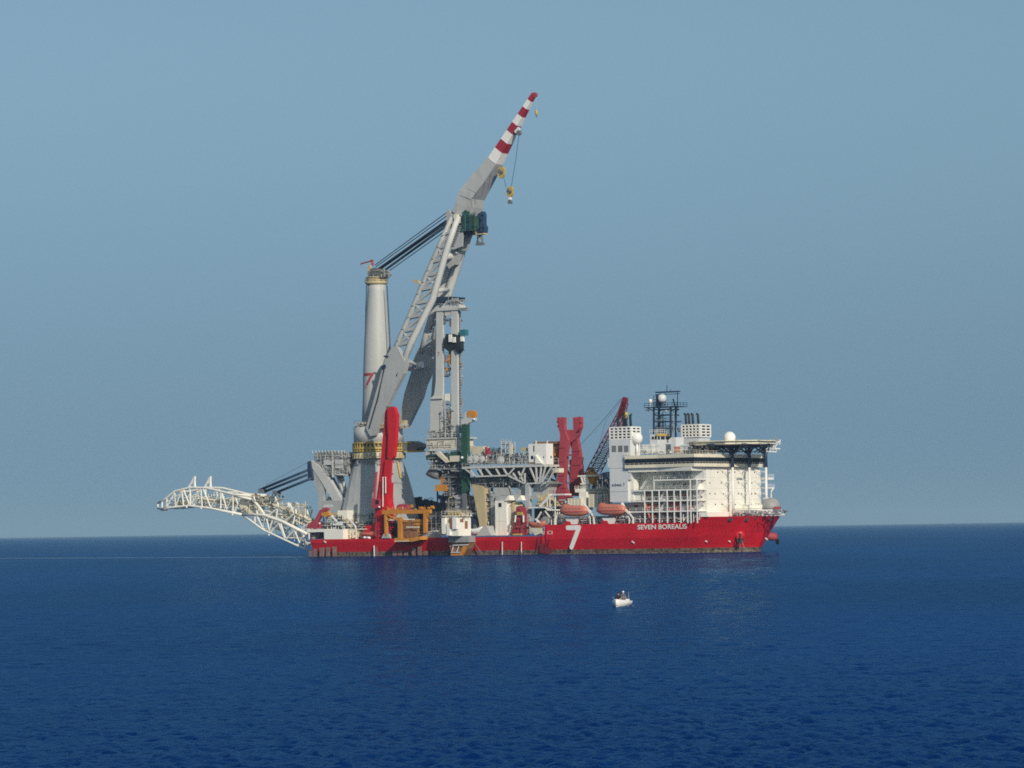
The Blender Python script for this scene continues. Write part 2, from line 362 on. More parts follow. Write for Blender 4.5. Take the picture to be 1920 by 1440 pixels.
# ------------------------------------------------------------------ the ship: hull
ship = thing('construction_ship', 'long red hulled offshore ship lying broadside with white accommodation block and helideck at its bow', 'ship', (88, 0, 0))
Z_AFT, Z_MID, Z_FC = V(700, 1010, -HB).z, V(1150, 982, -HB).z, V(1390, 968, -14).z
S_STEP = V(1018, 990, -HB).x; S_FC = V(1306, 975, -21.5).x
def deck_half(s_, z):                 # half breadth of the hull
    t = min(1.0, max(0.0, z / Z_FC)); s0 = 128 + 22 * t; s1 = 168.2 + 6.3 * t ** 1.2; b_ = 21.6 + 1.5 * min(1, t * 2.2)
    if s_ <= s0: return b_ if s_ > 8 or z > 4 else b_ - .3 * (8 - s_) / 8
    if s_ >= s1: return 0.02
    u = (s_ - s0) / (s1 - s0); return max(.02, b_ * (1 - u ** 2.1) ** .52)
def hull():
    st = [0, 4, 8, 20, 35, 50, 62, 74, S_STEP, S_STEP + 1.2, 100, 112] + list(np.arange(118, S_FC - 2, 3)) + [S_FC - 1.4, S_FC + .1] + list(np.linspace(S_FC + 1.5, 170, 12)) + [171.2, 172.2, 173.0, 173.6, 174.0, 174.3, 174.45, 174.6]
    zt = [Z_AFT if s_ <= S_STEP else (Z_MID if s_ <= S_FC - 1 else Z_FC) for s_ in st]
    rows = 9; vs_, fs = [], []
    for s_, z1 in zip(st, zt):
        for side in (-1, 1):
            for i in range(rows):
                z = -3 + (z1 + 3) * i / (rows - 1); zz = max(z, 0)
                t = zz / Z_FC; send = 168.2 + 6.3 * min(1, t) ** 1.2
                sx = min(s_, send)
                vs_.append((sx, side * deck_half(sx - .001, zz), z))
    n = rows * 2
    for j in range(len(st) - 1):
        a_, b_ = j * n, (j + 1) * n
        for i in range(rows - 1):
            fs.append((a_ + i, b_ + i, b_ + i + 1, a_ + i + 1)); fs.append((a_ + rows + i, a_ + rows + i + 1, b_ + rows + i + 1, b_ + rows + i))
        fs.append((a_ + rows - 1, b_ + rows - 1, b_ + n - 1, a_ + n - 1)); fs.append((a_, a_ + rows, b_ + rows, b_))
    fs.append(tuple(range(rows)) + tuple(range(n - 1, rows - 1, -1)))
    e_ = (len(st) - 1) * n; fs.append(tuple(e_ + i for i in range(rows - 1, -1, -1)) + tuple(e_ + i for i in range(rows, n)))
    m = MB(); m.add(vs_, fs)
    # hull paint: red above, weathered antifouling along the waterline, fine plating marks
    hm = mat('hull_paint', (0.60, 0.009, 0.024), .42, .18, .22, (0.22, 0.03, 0.03), scale=.16, streak=.05)
    nn, l = hm.node_tree.nodes, hm.node_tree.links; b = nn["Principled BSDF"]; src = b.inputs["Base Color"].links[0].from_socket
    tc = nn.new("ShaderNodeTexCoord"); sx = nn.new("ShaderNodeSeparateXYZ"); l.new(tc.outputs["Object"], sx.inputs[0])
    def math_(op, a_, b_=None):
        k = nn.new("ShaderNodeMath"); k.operation = op
        for i, t in enumerate((a_, b_)):
            if t is None: continue
            if isinstance(t, (int, float)): k.inputs[i].default_value = t
            else: l.new(t, k.inputs[i])
        return k.outputs[0]
    n1 = nn.new("ShaderNodeTexNoise"); n1.inputs["Scale"].default_value = .5; n1.inputs["Detail"].default_value = 8; l.new(tc.outputs["Object"], n1.inputs["Vector"])
    edge = math_('ADD', math_('MULTIPLY', n1.outputs["Fac"], .45), 1.35)
    boot = math_('LESS_THAN', sx.outputs["Z"], edge)
    n2 = nn.new("ShaderNodeTexNoise"); n2.inputs["Scale"].default_value = 1.2; n2.inputs["Detail"].default_value = 8; l.new(tc.outputs["Object"], n2.inputs["Vector"])
    cb = nn.new("ShaderNodeValToRGB"); cb.color_ramp.elements[0].color = (.085, .06, .045, 1); cb.color_ramp.elements[1].color = (.25, .20, .16, 1)
    cb.color_ramp.elements[0].position = .38; cb.color_ramp.elements[1].position = .62; l.new(n2.outputs["Fac"], cb.inputs[0])
    mx = nn.new("ShaderNodeMix"); mx.data_type = 'RGBA'; l.new(boot, mx.inputs[0]); l.new(src, mx.inputs[6]); l.new(cb.outputs[0], mx.inputs[7])
    l.new(mx.outputs[2], b.inputs["Base Color"])
    cx_ = nn.new("ShaderNodeCombineXYZ"); l.new(sx.outputs["X"], cx_.inputs[0]); l.new(sx.outputs["Z"], cx_.inputs[1])
    bk = nn.new("ShaderNodeTexBrick"); bk.inputs["Scale"].default_value = 1; bk.inputs["Brick Width"].default_value = 9; bk.inputs["Row Height"].default_value = 2.7; bk.inputs["Mortar Size"].default_value = .05; bk.inputs["Mortar Smooth"].default_value = .6
    bk.inputs["Color1"].default_value = (1, 1, 1, 1); bk.inputs["Color2"].default_value = (.9, .9, .9, 1); bk.inputs["Mortar"].default_value = (.72, .72, .72, 1); l.new(cx_.outputs[0], bk.inputs["Vector"])
    m2 = nn.new("ShaderNodeMix"); m2.data_type = 'RGBA'; m2.blend_type = 'MULTIPLY'; m2.inputs[0].default_value = .8; l.new(mx.outputs[2], m2.inputs[6]); l.new(bk.outputs["Color"], m2.inputs[7]); l.new(m2.outputs[2], b.inputs["Base Color"])
    # shallow plate waviness
    n3 = nn.new("ShaderNodeTexNoise"); n3.inputs["Scale"].default_value = .3; l.new(tc.outputs["Object"], n3.inputs["Vector"])
    bp = nn.new("ShaderNodeBump"); bp.inputs["Strength"].default_value = .25; bp.inputs["Distance"].default_value = .3; l.new(n3.outputs["Fac"], bp.inputs["Height"]); l.new(bp.outputs[0], b.inputs["Normal"])
    return m.build('hull', hm, ship)
H = hull()
for k in ((1057, 1071), (1127, 1141)):
    a_ = V(k[0], 984, -HB); b_ = V(k[1], 984, -HB)
    m = MB(); m.prism3([(a_.x - .3, -HB - .03, Z_MID - .5), (b_.x + .3, -HB - .03, Z_MID - .5), (b_.x - .6, -HB - .03, Z_MID + 1.05), (a_.x + .6, -HB - .03, Z_MID + 1.05)], (0, .5, 0)); m.build('bulwark_plate', 'red', H)
m = MB(); seven(m, V(1064.5, 989.5, -HB - .09), V(1085.5, 989.2, -HB - .09), V(1071.5, 1026, -HB - .09), .8, (0, .06, 0)); m.build('numeral', 'white', H)
for px, py in ((1187, 1016.5), (1323.5, 1014.5), (1361.5, 1014.5), (609.5, 1016), (1412, 1011)):
    q = V(px, py, -HB); yy = -deck_half(q.x, q.z) - .06
    for _ in range(6): q = V(px, py, yy); yy = -deck_half(q.x, q.z) - .06
    m = MB(); m.tube([(q.x - .45, yy, q.z + .35), (q.x + .35, yy, q.z - .2)], .22, 4); m.tube([(q.x - .2, yy, q.z), (q.x + .5, yy, q.z - .3)], .2, 4); m.build('thruster_mark', 'white', H)
for x0, x1, y0 in ((579, 586, 1030), (588, 594, 1028), (599, 608, 1024), (611, 619, 1024), (623, 631, 1024), (702.5, 708, 1024), (736, 744, 1031), (746, 754, 1030), (757, 765, 1031), (772, 779, 1023), (783, 791, 1024), (795, 802, 1033)):
    m = MB(); m.pbox(x0, y0 + (x0 * 7 % 5) * .9, x1, 1043.4 - (x0 - 600) * .012, -HB - .04, .08); m.build('fender_plate', 'worn', H)
every('ladder', 'white', H, [('pbox', 700.5, 1023, 701.7, 1043, -HB - .25, .3), ('pbox', 941, 1016, 942, 1040, -HB - .12, .2), ('pbox', 977, 1016, 977.8, 1036, -HB - .12, .2)])
for i, (x0, x1, y0, y1) in enumerate(((1007, 1009, 1008, 1036), (1012, 1019, 1020, 1037), (1020, 1034, 1027, 1038), (1014, 1016, 1002, 1030), (1023, 1024.2, 1004, 1028), (1029, 1030, 1010, 1034))):
    m = MB(); m.pbox(x0, y0, x1, y1, -HB - .05 - i * .004, .1); m.build('scraped_plate', 'maroon', H)
for x0, x1 in ((1017, 1020), (1027, 1035)):
    m = MB()
    for yy in (996, 1001.2): m.pbox(x0, yy - .35, x1, yy + .35, -HB - .08, .1)
    for xx in (x0, x1): m.pbox(xx - .4, 996, xx + .4, 1001, -HB - .085, .1)
    m.build('frame_mark', 'white', H)
# fairleads near the top of the bow, anchors with their bolsters
def on_hull(px, py, side=-1, out=.05):
    yy = side * 15
    for _ in range(40):
        q = V(px, py, yy); yy = .6 * yy + .4 * side * (deck_half(q.x, q.z) + out)
    return V(px, py, yy)
for px, py, r in ((1369, 972.5, .85), (1400, 973, .8), (1416, 972, .4), (1444, 972.5, .6)):
    q = on_hull(px, py); nrm = Vector((.55, -.83, 0)); m = MB(); m.tube([q - nrm * .4, q + nrm * .12], r, 12); m.build('fairlead', 'black', H)
def name_on_hull():                 # the ship's name, bent to the curve of the plating
    c = bpy.data.curves.new('lettering', 'FONT'); c.body = 'SEVEN BOREALIS'; c.size = 1; c.offset = .022
    t = bpy.data.objects.new("tmp", c); scene.collection.objects.link(t); bpy.context.view_layer.update()
    me = bpy.data.meshes.new_from_object(t.evaluated_get(bpy.context.evaluated_depsgraph_get())); bpy.data.objects.remove(t)
    w = max(v.co.x for v in me.vertices); base = BASE[ship.name]
    for v in me.vertices: v.co = on_hull(1195 + 93 * v.co.x / w, 992.6 - .8 * v.co.x / w * 2 - v.co.y / .7 * 8.4, -1, .22) - base
    me.materials.clear(); me.materials.append(M['white']); me.name = 'lettering'
    o = bpy.data.objects.new('lettering', me); scene.collection.objects.link(o); o.parent = H
name_on_hull()
def anchor(px, py, side):
    q = on_hull(px, py, side) if side < 0 else F(px, py, 166.0)
    nrm = Vector((.62, -.78, -.15)).normalized() if side < 0 else Vector((.55, .83, -.1)).normalized()
    m = MB(); k_ = .55 if side < 0 else 1; m.tube([q - nrm * 2.5, q + nrm * .6 * k_, q + nrm * 1.5 * k_, q + nrm * 1.9 * k_], [1.8, 1.7, 1.4, .9] if side < 0 else [1.4, 1.35, 1.15, .8], 18); ab = m.build('anchor_bolster', 'red' if side < 0 else 'dred', H)
    m = MB(); c = q + nrm * (1.25 if side < 0 else 2.1)
    m.tube([c + Vector((0, 0, 1.0)), c + Vector((0, 0, -1.9))], [.25, .45], 6)
    t = nrm.cross(Vector((0, 0, 1))).normalized()
    m.tube([c - t * 1.2 + Vector((0, 0, -.6)), c - t * .8 + Vector((0, 0, -1.8)), c + Vector((0, 0, -2.1)), c + t * .8 + Vector((0, 0, -1.8)), c + t * 1.2 + Vector((0, 0, -.6))], [.12, .32, .4, .32, .12], 6)
    m.build('anchor', 'black', ab)
    if side < 0:
        m = MB()
        for dx in (-.4, 2.6): m.tube([c + Vector((dx * .2, 0, -1.5)), c + Vector((dx, -.2, -6.3))], .14, 5)
        m.build('anchor_chain', 'dgrey', ab)
anchor(1387, 1004, -1); anchor(1447, 1006, 1)

# ------------------------------------------------------------------ accommodation block
SA = V(1325, 930, -16.0).x            # its forward face
def z_at(px, py, y=-16.0): return V(px, py, y).z
S0 = V(1187, 930, -16).x
zr = z_at(1325, 880)
m = MB(); m.box((S0, -15.99, Z_MID - .4), (SA, 18.6, zr)); m.fbox(1325, 880, 1334, 969, SA + .004, .1) if False else None
block = m.build('accommodation_block', 'cream', ship)
#                              portholes of the forward face
for y_, xs in ((885.5, (1346, 1355.5, 1368, 1378, 1393, 1415)), (905.5, (1331, 1352.5, 1362, 1384.5, 1400, 1410)), (926, (1331, 1341, 1356.5, 1369, 1384.5, 1390.5, 1409.5, 1416, 1430)), (946, (1341.5, 1354, 1367, 1379, 1409.5, 1422.5))):
    every('porthole', 'glass', block, [('fbox', x_ - .75, y_ - 1.5, x_ + .75, y_ + 1.0, SA + .06, .16) for x_ in xs])
q = F(1381, 900, SA + .05); text('subsea 7', 'lettering', 'blue', block, (SA + .06, q.y, q.z), 1.0, 'front')
for y_, xs in ((885, (1316,)), (895, (1257, 1248)), (886, (1218, 1228, 1250)), (893, (1219, 1232))):
    every('porthole', 'glass', block, [('pbox', x_ - .7, y_ - 1.4, x_ + .7, y_ + 1.2, -16.08, .2) for x_ in xs])
for x0, y0, x1, y1 in ((1301, 887, 1305, 891), (1281, 907, 1285, 911), (1189, 947, 1195, 951), (1178.5, 952, 1182, 956)):
    m = MB(); m.pbox(x0, y0, x1, y1, -16.1, .2); m.build('safety_sign', 'dred', block)
# side galleries: decks, posts, rails, stairs and the gear parked on them
YG = -22.4
def deckline(x0, x1, py, th=.42, y0=YG, y1=-15.9, tilt=.7):
    a_ = V(x0, py, y0); b_ = V(x1, py - (x1 - x0) * .010, y0); return ((a_.x, y0, a_.z - th), (min(b_.x, SA - .05), y1, a_.z))
for x0, x1, py in ((1225, 1323, 899.3), (1188, 1323, 919), (1187, 1324, 939), (1180, 1324, 959)):
    lo, hi = deckline(x0, x1, py); m = MB(); m.box(lo, hi); g = m.build('gallery_deck', 'white', ship)
    m = MB(); m.rail([(lo[0], YG + .1, hi[2]), (hi[0], YG + .1, hi[2])], 1.1, 2.6, .05, 2); m.build('railing', 'white', g)
for i, px in enumerate((1208.7, 1223, 1236, 1251, 1264, 1276, 1289, 1295, 1307)):
    m = MB(); m.box((V(px, 950, YG).x - .17, YG - .06, Z_MID - .2), (V(px, 950, YG).x + .17, YG + .2, V(px, 919 if i < 7 else 899, YG).z)); m.build('gallery_post', 'white', ship)
for px in (1226,):
    m = MB(); m.box((V(px, 910, YG).x - .15, YG, V(px, 919, YG).z), (V(px, 910, YG).x + .15, YG + .2, V(px, 899, YG).z)); m.build('gallery_post', 'white', ship)
for x0, y0, x1, y1 in ((1237, 937, 1244, 921), (1237, 957, 1245, 941), (1306, 937, 1313, 920), (1306, 957, 1313, 941), (1309, 975, 1315, 962), (1200, 917, 1209, 902), (1303, 915, 1309, 901), (1232, 978, 1240, 963)):
    m = MB(); m.prism([(x0 - .6, y0), (x0 + 1.2, y0), (x1 + 1.2, y1), (x1 - .6, y1)], -21.2, 1.3); m.build('stair', 'coolwhite', ship)
for x0, x1, y0, y1, mt_, nm in ((1209.5, 1217, 944, 957.5, 'red', 'equipment_locker'), (1222, 1229.5, 944, 957.5, 'red', 'equipment_locker'), (1254, 1263, 942, 957, 'red', 'equipment_locker'), (1265, 1275, 942, 957, 'red', 'equipment_locker'), (1290, 1295.5, 946, 957.5, 'red', 'equipment_locker'),
                            (1210, 1214, 927, 932, 'dred', 'equipment_locker'), (1277.5, 1281.5, 927, 931, 'dred', 'equipment_locker'), (1240, 1250, 930, 938, 'coolwhite', 'store_box'), (1266, 1271, 929, 938, 'coolwhite', 'store_box'), (1278, 1284, 945, 957, 'coolwhite', 'store_box'), (1194, 1199, 924, 932, 'dgrey', 'winch')):
    m = MB(); m.pbox(x0, y0, x1, y1, -19.5, 1.6); m.build(nm, mt_, ship)
for x0, x1, y0, y1, mt_, sd_, dy in ((1214, 1223, 958, 980, 'dred', 3, 3), (1182, 1205, 964, 980, 'coolwhite', 4, 3), (1226, 1238, 962, 979, 'navy', 5, 2), (1240, 1262, 966, 978, 'mid', 6, 2), (1262, 1300, 968, 978, 'cream', 7, 2)):
    m = MB(); m.clutter(x0, y0, x1, y1, -21.5, dy, 14, sd_, .9); m.build('deck_machinery', mt_, ship)
m = MB(); m.ptube([(1209, 944), (1213, 953), (1216, 962), (1218, 972)], -21.9, .35, 8); m.ptube([(1209, 953), (1220, 950)], -21.9, .3, 8); m.build('davit', 'boat', ship)
every('side_house', 'cream', ship, [('pbox', 1187, 922, 1205, 938, -21, 5), ('fbox', 1309, 901, 1324.5, 966, SA - 2.0, 2)])
m = MB(); m.pbox(1296, 882.5, 1320, 899, -17.3, 1.25); m.build('side_house', 'coolwhite', ship)
m = MB(); m.fbox(1326, 960, 1370, 968.6, SA + 3.2, 3.1); m.build('forward_house', 'cream', ship)
m = MB(); m.fbox(1409, 946, 1432, 957, SA + 3.4, 3.3); m.build('forward_house', 'cream', ship)
# bridge: stained upper deck edge, dark window band, lower balcony
def slab(poly, z0, z1): return [(x, y, z0) for x, y in poly], (0, 0, z1 - z0)
b1 = V(1173, 860, -23.0).x; b2 = V(1232, 860, -23.0).x
def plan(grow=0.0, fwd_=0.0):
    return [(b1 - grow, -23.0 - grow), (b2 + grow * .4, -23.0 - grow), (F(1300, 862, SA + 1).x + fwd_, F(1300, 862, SA + 1).y), (SA + 1 + fwd_ + grow, -15.2), (SA + 1 + fwd_ + grow, 18.9 + grow), (b1 - grow + 10, 18.9 + grow), (b1 - grow + 10, -8), (b1 - grow, -8)]
zz = lambda py: V(1325, py, -16).z
for nm, mt_, z0, z1, g_, f_ in (('bridge_roof', 'stain', 857.6, 851.0, .25, .3), ('bridge_windows', 'glass', 868.2, 857.8, .1, .2), ('bridge_balcony', 'stain', 875.0, 868.8, .25, .3), ('balcony_underside', 'cream', 882.4, 875.4, -.6, -.8)):
    m = MB(); pl, off = slab(plan(g_, f_), zz(z0), zz(z1)); m.prism3(pl, off); o = m.build(nm, mt_, ship)
    if nm == 'bridge_windows':
        pl = plan(.16, .26); m = MB()
        for (xa, ya), (xb, yb) in zip(pl[:4], pl[1:5]):
            L = math.hypot(xb - xa, yb - ya); k = max(1, int(L / 1.9))
            for i in range(k + 1): m.tube([(xa + (xb - xa) * i / k, ya + (yb - ya) * i / k, zz(866.1)), (xa + (xb - xa) * i / k, ya + (yb - ya) * i / k, zz(858.6))], .05, 4, False)
        m.build('mullion', 'navy', o)
    if nm in ('bridge_roof', 'bridge_balcony'):
        m = MB(); pl = plan(g_ - .1, f_ - .05); m.rail([(x, y, zz(z1)) for x, y in pl[:5]], 1.0 if nm == 'bridge_roof' else .5, 1.6, .05, 2 if nm == 'bridge_roof' else 1); m.build('railing', 'stain', o)
every('brace', 'white', ship, [('prism', [(1208, 883), (1211, 883), (1223, 897), (1220.5, 898.5)], -20, .4), ('prism', [(1266, 882), (1269, 882), (1279, 891.5), (1276, 892.5)], -20.6, .4)])
# funnels
for y_, xa, xb, xc, yt, yb, mt_ in ((-22.2, 1143, 1176.5, 1188, 822, 941, 'coolwhite'), (17.0, 1278, 1311, 1335, 822, 862, 'coolwhite')):
    m = MB(); m.pbox(xa, yt, xb, yb, y_, 3.9 if y_ < 0 else 7); fu = m.build('funnel_casing', mt_, ship)
    if y_ < 0:
        m = MB(); m.pbox(1143, 822, 1182, 900, y_ + .02, 6.0); m.pbox(1139, 858, 1143, 876, y_, 3); m.build('casing_shoulder', 'coolwhite', fu)
        m = MB(); m.pbox(1143, 921.5, 1176.5, 922.2, y_ - .04, .1); m.pbox(1143, 877.5, 1176.5, 878.2, y_ - .04, .1); m.build('seam', 'mid', fu)
        m = MB(); m.pbox(1176.7, 899, 1188, 941, y_ + .8, 3.1); m.build('casing_shoulder', 'cream', fu)  # lower forward side in brighter cream: its sunlit tone put into the colour
        for x0 in (1147, 1159, 1170):
            m = MB(); m.pbox(x0, 835.5, x0 + 8.2, 847.5, y_ - .05, .3); m.build('intake_grille', 'dgrey', fu)
        q = V(1147, 912, y_); text('subsea 7', 'lettering', 'blue', fu, (q.x, y_ - .06, q.z), 1.05)
    x1 = xb if y_ > 0 else 1182; dy = (xc - x1) * .177 / .574 if y_ > 0 else 20 * .177 / .574
    a_ = V(xa, 811, y_); b_ = V(x1, 811, y_); z0, z1 = V(1200, 822, y_).z, V(1200, 800, y_).z
    m = MB(); m.box((a_.x + .3, y_ + .3, z0), (b_.x - .3, y_ + dy - .3, z1 - .3)); m.build('louver_core', 'glass', fu)
    m = MB()
    for i in range(5):
        z = z0 + (z1 - z0) * i / 4; m.box((a_.x - .02, y_ - .02, z - .22), (b_.x + .02, y_ + dy + .02, z + .22))
    for i in range(6):
        x = a_.x + (b_.x - a_.x) * i / 5; m.box((x - .22, y_ - .04, z0), (x + .22, y_ + .3, z1))
        yy = y_ + dy * i / 5
        if i % 2 == 1 or i == 5: m.box((b_.x - .3, yy - .25, z0), (b_.x + .04, yy + .25, z1))
    m.build('louver_frame', 'white', fu)
    for px, py in (((1158, 785), (1168.5, 775), (1173.5, 785), (1181.5, 778)) if y_ < 0 else ((1285.5, 777), (1291.5, 777), (1298.5, 777), (1308.5, 777))):
        k = -.25 if y_ > 0 else -.1; a_ = V(px + 1.5, 803, y_ + 2.5); b_ = V(px, py, y_ + 2.5)
        m = MB(); m.tube([a_, b_, b_ + Vector((.5 * (1 if y_ < 0 else -1), 0, .2))], .42, 10); m.build('exhaust_pipe', 'black', fu)
m = MB(); m.ball(V(1174, 776.5, -18), .75); m.tube([V(1174, 779, -18), V(1174.5, 800, -18)], .25, 6); m.build('vent', 'yellow', ship)
# upper works: wheelhouse, domes
every('upper_house', 'coolwhite', ship, [('pbox', 1203, 833, 1222, 850.5, -5, 10), ('pbox', 1190, 836, 1205, 850.5, -8, 10)])
wy = -3.0; m = MB(); m.pbox(1219, 814, 1232.5, 851, wy, 8.6); wh = m.build('wheelhouse', 'coolwhite', ship)
xf = V(1232.5, 820, wy).x
for x0 in (1233.5, 1239.5, 1248.5):
    m = MB(); m.fbox(x0, 818.5, x0 + (4 if x0 < 1235 else 7), 824, xf + .05, .2); m.build('window', 'glass', wh)
for x0 in (1222, 1227.5):
    m = MB(); m.pbox(x0, 818.5, x0 + 4, 824, wy - .05, .2); m.build('window', 'glass', wh)
m = MB(); m.fbox(1232, 813, 1257.5, 817.6, xf + .25, .35); m.build('yellow_fascia', 'yellow', wh)
m = MB(); a_ = F(1232, 812, xf); m.rail([(xf, a_.y, a_.z), (xf, a_.y + 8.2, a_.z)], 1.3, 1.1, .07, 2); m.rail([(xf - 3, wy, a_.z), (xf, wy, a_.z)], 1.2, 1, .06); m.build('railing', 'white', wh)
def dome(px, py, y, r, foot, nm='satellite_dome'):
    c = V(px, py, y); m = MB(); m.ball(c, r, 16); d = m.build(nm, 'white', ship)
    f_ = V(px, foot, y); m = MB(); m.tube([c + Vector((0, 0, -r * .9)), (c.x, c.y, f_.z)], .35, 8); m.tube([c + Vector((0, 0, -r)), (c.x - 2, c.y, f_.z)], .12, 5); m.build('pedestal', 'white', d)
dome(1194, 821.5, -19.5, 1.95, 851); dome(1368, 820.5, 9, 2.05, 850)
m = MB(); m.clutter(1186, 838, 1200, 851, -12, 6, 10, 11, .7); m.clutter(1222, 843, 1256, 851, -9, 3, 8, 12, .5); m.build('roof_fittings', 'coolwhite', ship)
m = MB(); m.pbox(1263.5, 838, 1269.5, 849, -8, 2); m.build('roof_locker', 'boat', ship)
m = MB(); m.clutter(1268, 838, 1340, 850.5, -8, 12, 34, 13, .8); m.build('roof_fittings', 'mid', ship)
every('upper_house', 'coolwhite', ship, [('pbox', 1258, 820, 1267, 850.5, 0, 5), ('pbox', 1272, 833, 1300, 850, 2, 6)])
# radar mast
mast = MB(); YM = 2.0
for y_, xs in ((YM, (1226, 1257.5)), (YM + 5.2, (1235.5 , 1267))):
    for px in xs: mast.ptube([(px, 822), (px, 763)], y_, .38, 4)
RM = mast.build('radar_mast', 'navy', ship)
m = MB()
for py in (804, 791, 778.5, 768):
    ca, cb_ = V(1226, py, YM), V(1257.5, py, YM)
    for y_ in (YM, YM + 5.2): m.tube([(ca.x - (0 if py != 791 else .2), y_, ca.z), (cb_.x + (1 if py == 791 else 0), y_, ca.z)], .22, 4)
    for c in (ca, cb_): m.tube([(c.x, YM, c.z), (c.x, YM + 5.2, c.z)], .2, 4)
for py0, py1 in ((804, 791), (791, 778.5), (778.5, 768)):
    m.ptube([(1226, py0), (1240, py1)], YM + 5.2, .1, 4); m.tube([V(1226, py0, YM), V(1226, py1, YM) + Vector((0, 5, 0))], .1, 4)
m.build('mast_bracing', 'navy', RM)
m = MB(); a_, b_ = V(1211, 763.5, YM), V(1272, 763.5, YM); m.box((a_.x, YM - 1, a_.z - .25), (b_.x, YM + 5.5, a_.z)); m.rail([(a_.x, YM - 1, a_.z), (b_.x, YM - 1, a_.z), (b_.x, YM + 5.5, a_.z)], 1.2, 1.8, .1)
m.ptube([(1212, 764), (1226, 771)], YM, .2, 4); m.ptube([(1272, 764), (1258, 771)], YM, .2, 4); m.build('mast_platform', 'navy', RM)
m = MB(); m.pbox(1230, 740, 1233, 763, YM, .9); m.pbox(1236, 738, 1238, 763, YM + 1, .6); m.pbox(1228.5, 733.5, 1272, 736, YM, 1.2); m.pbox(1230, 738.5, 1272, 739.5, YM, .9); m.ptube([(1270.5, 735), (1270.5, 763)], YM, .16, 4); m.ptube([(1262, 748), (1266, 763)], YM, .3, 5); m.ptube([(1250.5, 735), (1250.5, 722)], YM, .12, 4); m.ptube([(1257, 735), (1258, 729)], YM, .08, 4); m.build('mast_top', 'navy', RM)
m = MB(); c = V(1241.5, 747, YM); m.lathe(c, [(.4, -1.3), (1.3, -1), (1.5, 0), (1.3, 1.1), (.5, 1.4)], 18); m.build('radome', 'coolwhite', RM)
m = MB(); c = V(1219.5, 752, YM); m.ball(c, .62, 10, 1.25); m.tube([c, V(1219.5, 763, YM)], .15, 5); m.build('radome', 'white', RM)
m = MB(); m.ball(V(1248.5, 771, YM - 1), .5, 8); m.pbox(1210, 768, 1215, 772, YM, .7); m.build('radome', 'mid', RM)
# helideck
hc = F(1375, 828, SA - 1); 
q1 = V(1287, 827, 0); hz = V(1375, 828, 0).z; HCx = V(1373, 828, 0).x; HR = 14.6
m = MB(); m.lathe((HCx, 0, hz - .95), [(HR * .97, -.35), (HR, -.1), (HR, 1.1)], 8, False, math.pi / 8); heli = m.build('helideck', 'stain', ship)
m = MB(); m.lathe((HCx, 0, hz - .05), [(HR + .1, -.1), (HR + .8, -.2), (HR + .8, -.12), (HR + .1, .0)], 8, False, math.pi / 8); m.build('safety_net', 'net', heli)
m = MB()
pts = [(HCx + HR * .93 * math.cos(t), HR * .93 * math.sin(t)) for t in np.linspace(0, 2 * math.pi, 17)[:-1]]
zb, zl = hz - 1.1, zz(850)
for i, (x, y) in enumerate(pts):
    if x > SA + 3 and i % 2: continue
    x2, y2 = pts[(i + 1) % 16]; m.tube([(x, y, zb), (x2, y2, zb)], .3, 4)
    m.tube([(x, y, zb), (x * .7 + HCx * .3 - 1, y * .72, zl + .3)], .26, 4); m.tube([(x * .5 + x2 * .5, y * .5 + y2 * .5, zb), (x * .7 + HCx * .3 - 1, y * .72, zl + .3)], .2, 4)
for k in range(-2, 3):
    m.tube([(HCx - 10, k * 5, zb - .2), (HCx + (13 if abs(k) < 2 else 9), k * 5, zb - .2)], .26, 4); m.tube([(HCx + k * 5, -11 + abs(k), zb - .8), (HCx + k * 5, 11 - abs(k), zb - .8)], .2, 4)
    m.tube([(HCx - 12, k * 5, zl + .8), (SA + 2.6, k * 5, zl + .8)], .14, 4)
m.build('helideck_truss', 'navy', heli)
XC = SA + 3.0
for px in (1374, 1405.5, 1436.5):
    c = F(px, 900, XC); m = MB(); m.tube([(XC, c.y, F(px, 969, XC).z), (XC, c.y, F(px, 876, XC).z)], .42, 10); col_ = m.build('helideck_column', 'white', ship)
    m = MB(); m.tube([(XC, c.y, F(px, 876, XC).z), (XC, c.y, zb)], .56, 10)
    for s_ in (-1, 1):
        m.tube([(XC, c.y, F(px, 853, XC).z), (XC, c.y + s_ * 2.0, F(px, 842, XC).z), (XC, c.y + s_ * 4.6, zb)], .32, 6)
    m.tube([(XC, c.y, F(px, 853, XC).z), (XC - 5, c.y, zb)], .3, 6)
    m.build('column_head', 'navy', col_)
    for py in (885, 905, 926, 946):
        m = MB()
        z = F(px, py, XC).z; m.tube([(XC, c.y, z), (SA, c.y, z)], .09, 4); m.tube([(XC, c.y, z), (SA, c.y - 3.2, z + 1.0)], .07, 4); m.tube([(XC, c.y, z), (SA, c.y + 3.2, z + 1.0)], .07, 4)
        m.build('column_tie', 'white', col_)
m = MB(); a_ = F(1441, 829, XC + 1); b_ = F(1462, 829, XC + 1)
m.fbox(1441, 826.5, 1462, 828.6, XC + 1, 3); m.fbox(1442, 846, 1456, 848, XC + 1, 2); m.fbox(1452, 840, 1463, 842.5, XC + 1, 2)
for x0, y0, x1, y1 in ((1443, 829, 1450, 846), (1450, 830, 1456, 847), (1456, 829, 1446, 842), (1460, 829, 1452, 840), (1444, 834, 1444, 848), (1463, 824, 1462, 834), (1434, 838, 1440, 848), (1440, 834, 1437, 848)):
    m.tube([F(x0, y0, XC + 1), F(x1, y1, XC + 1)], .17, 4)
m.build('access_stair', 'white', heli)
m = MB(); m.tube([(HCx + HR - 6, 12.5, hz), (HCx + HR - 5, 12.5, hz + 1.2)], .12, 4)
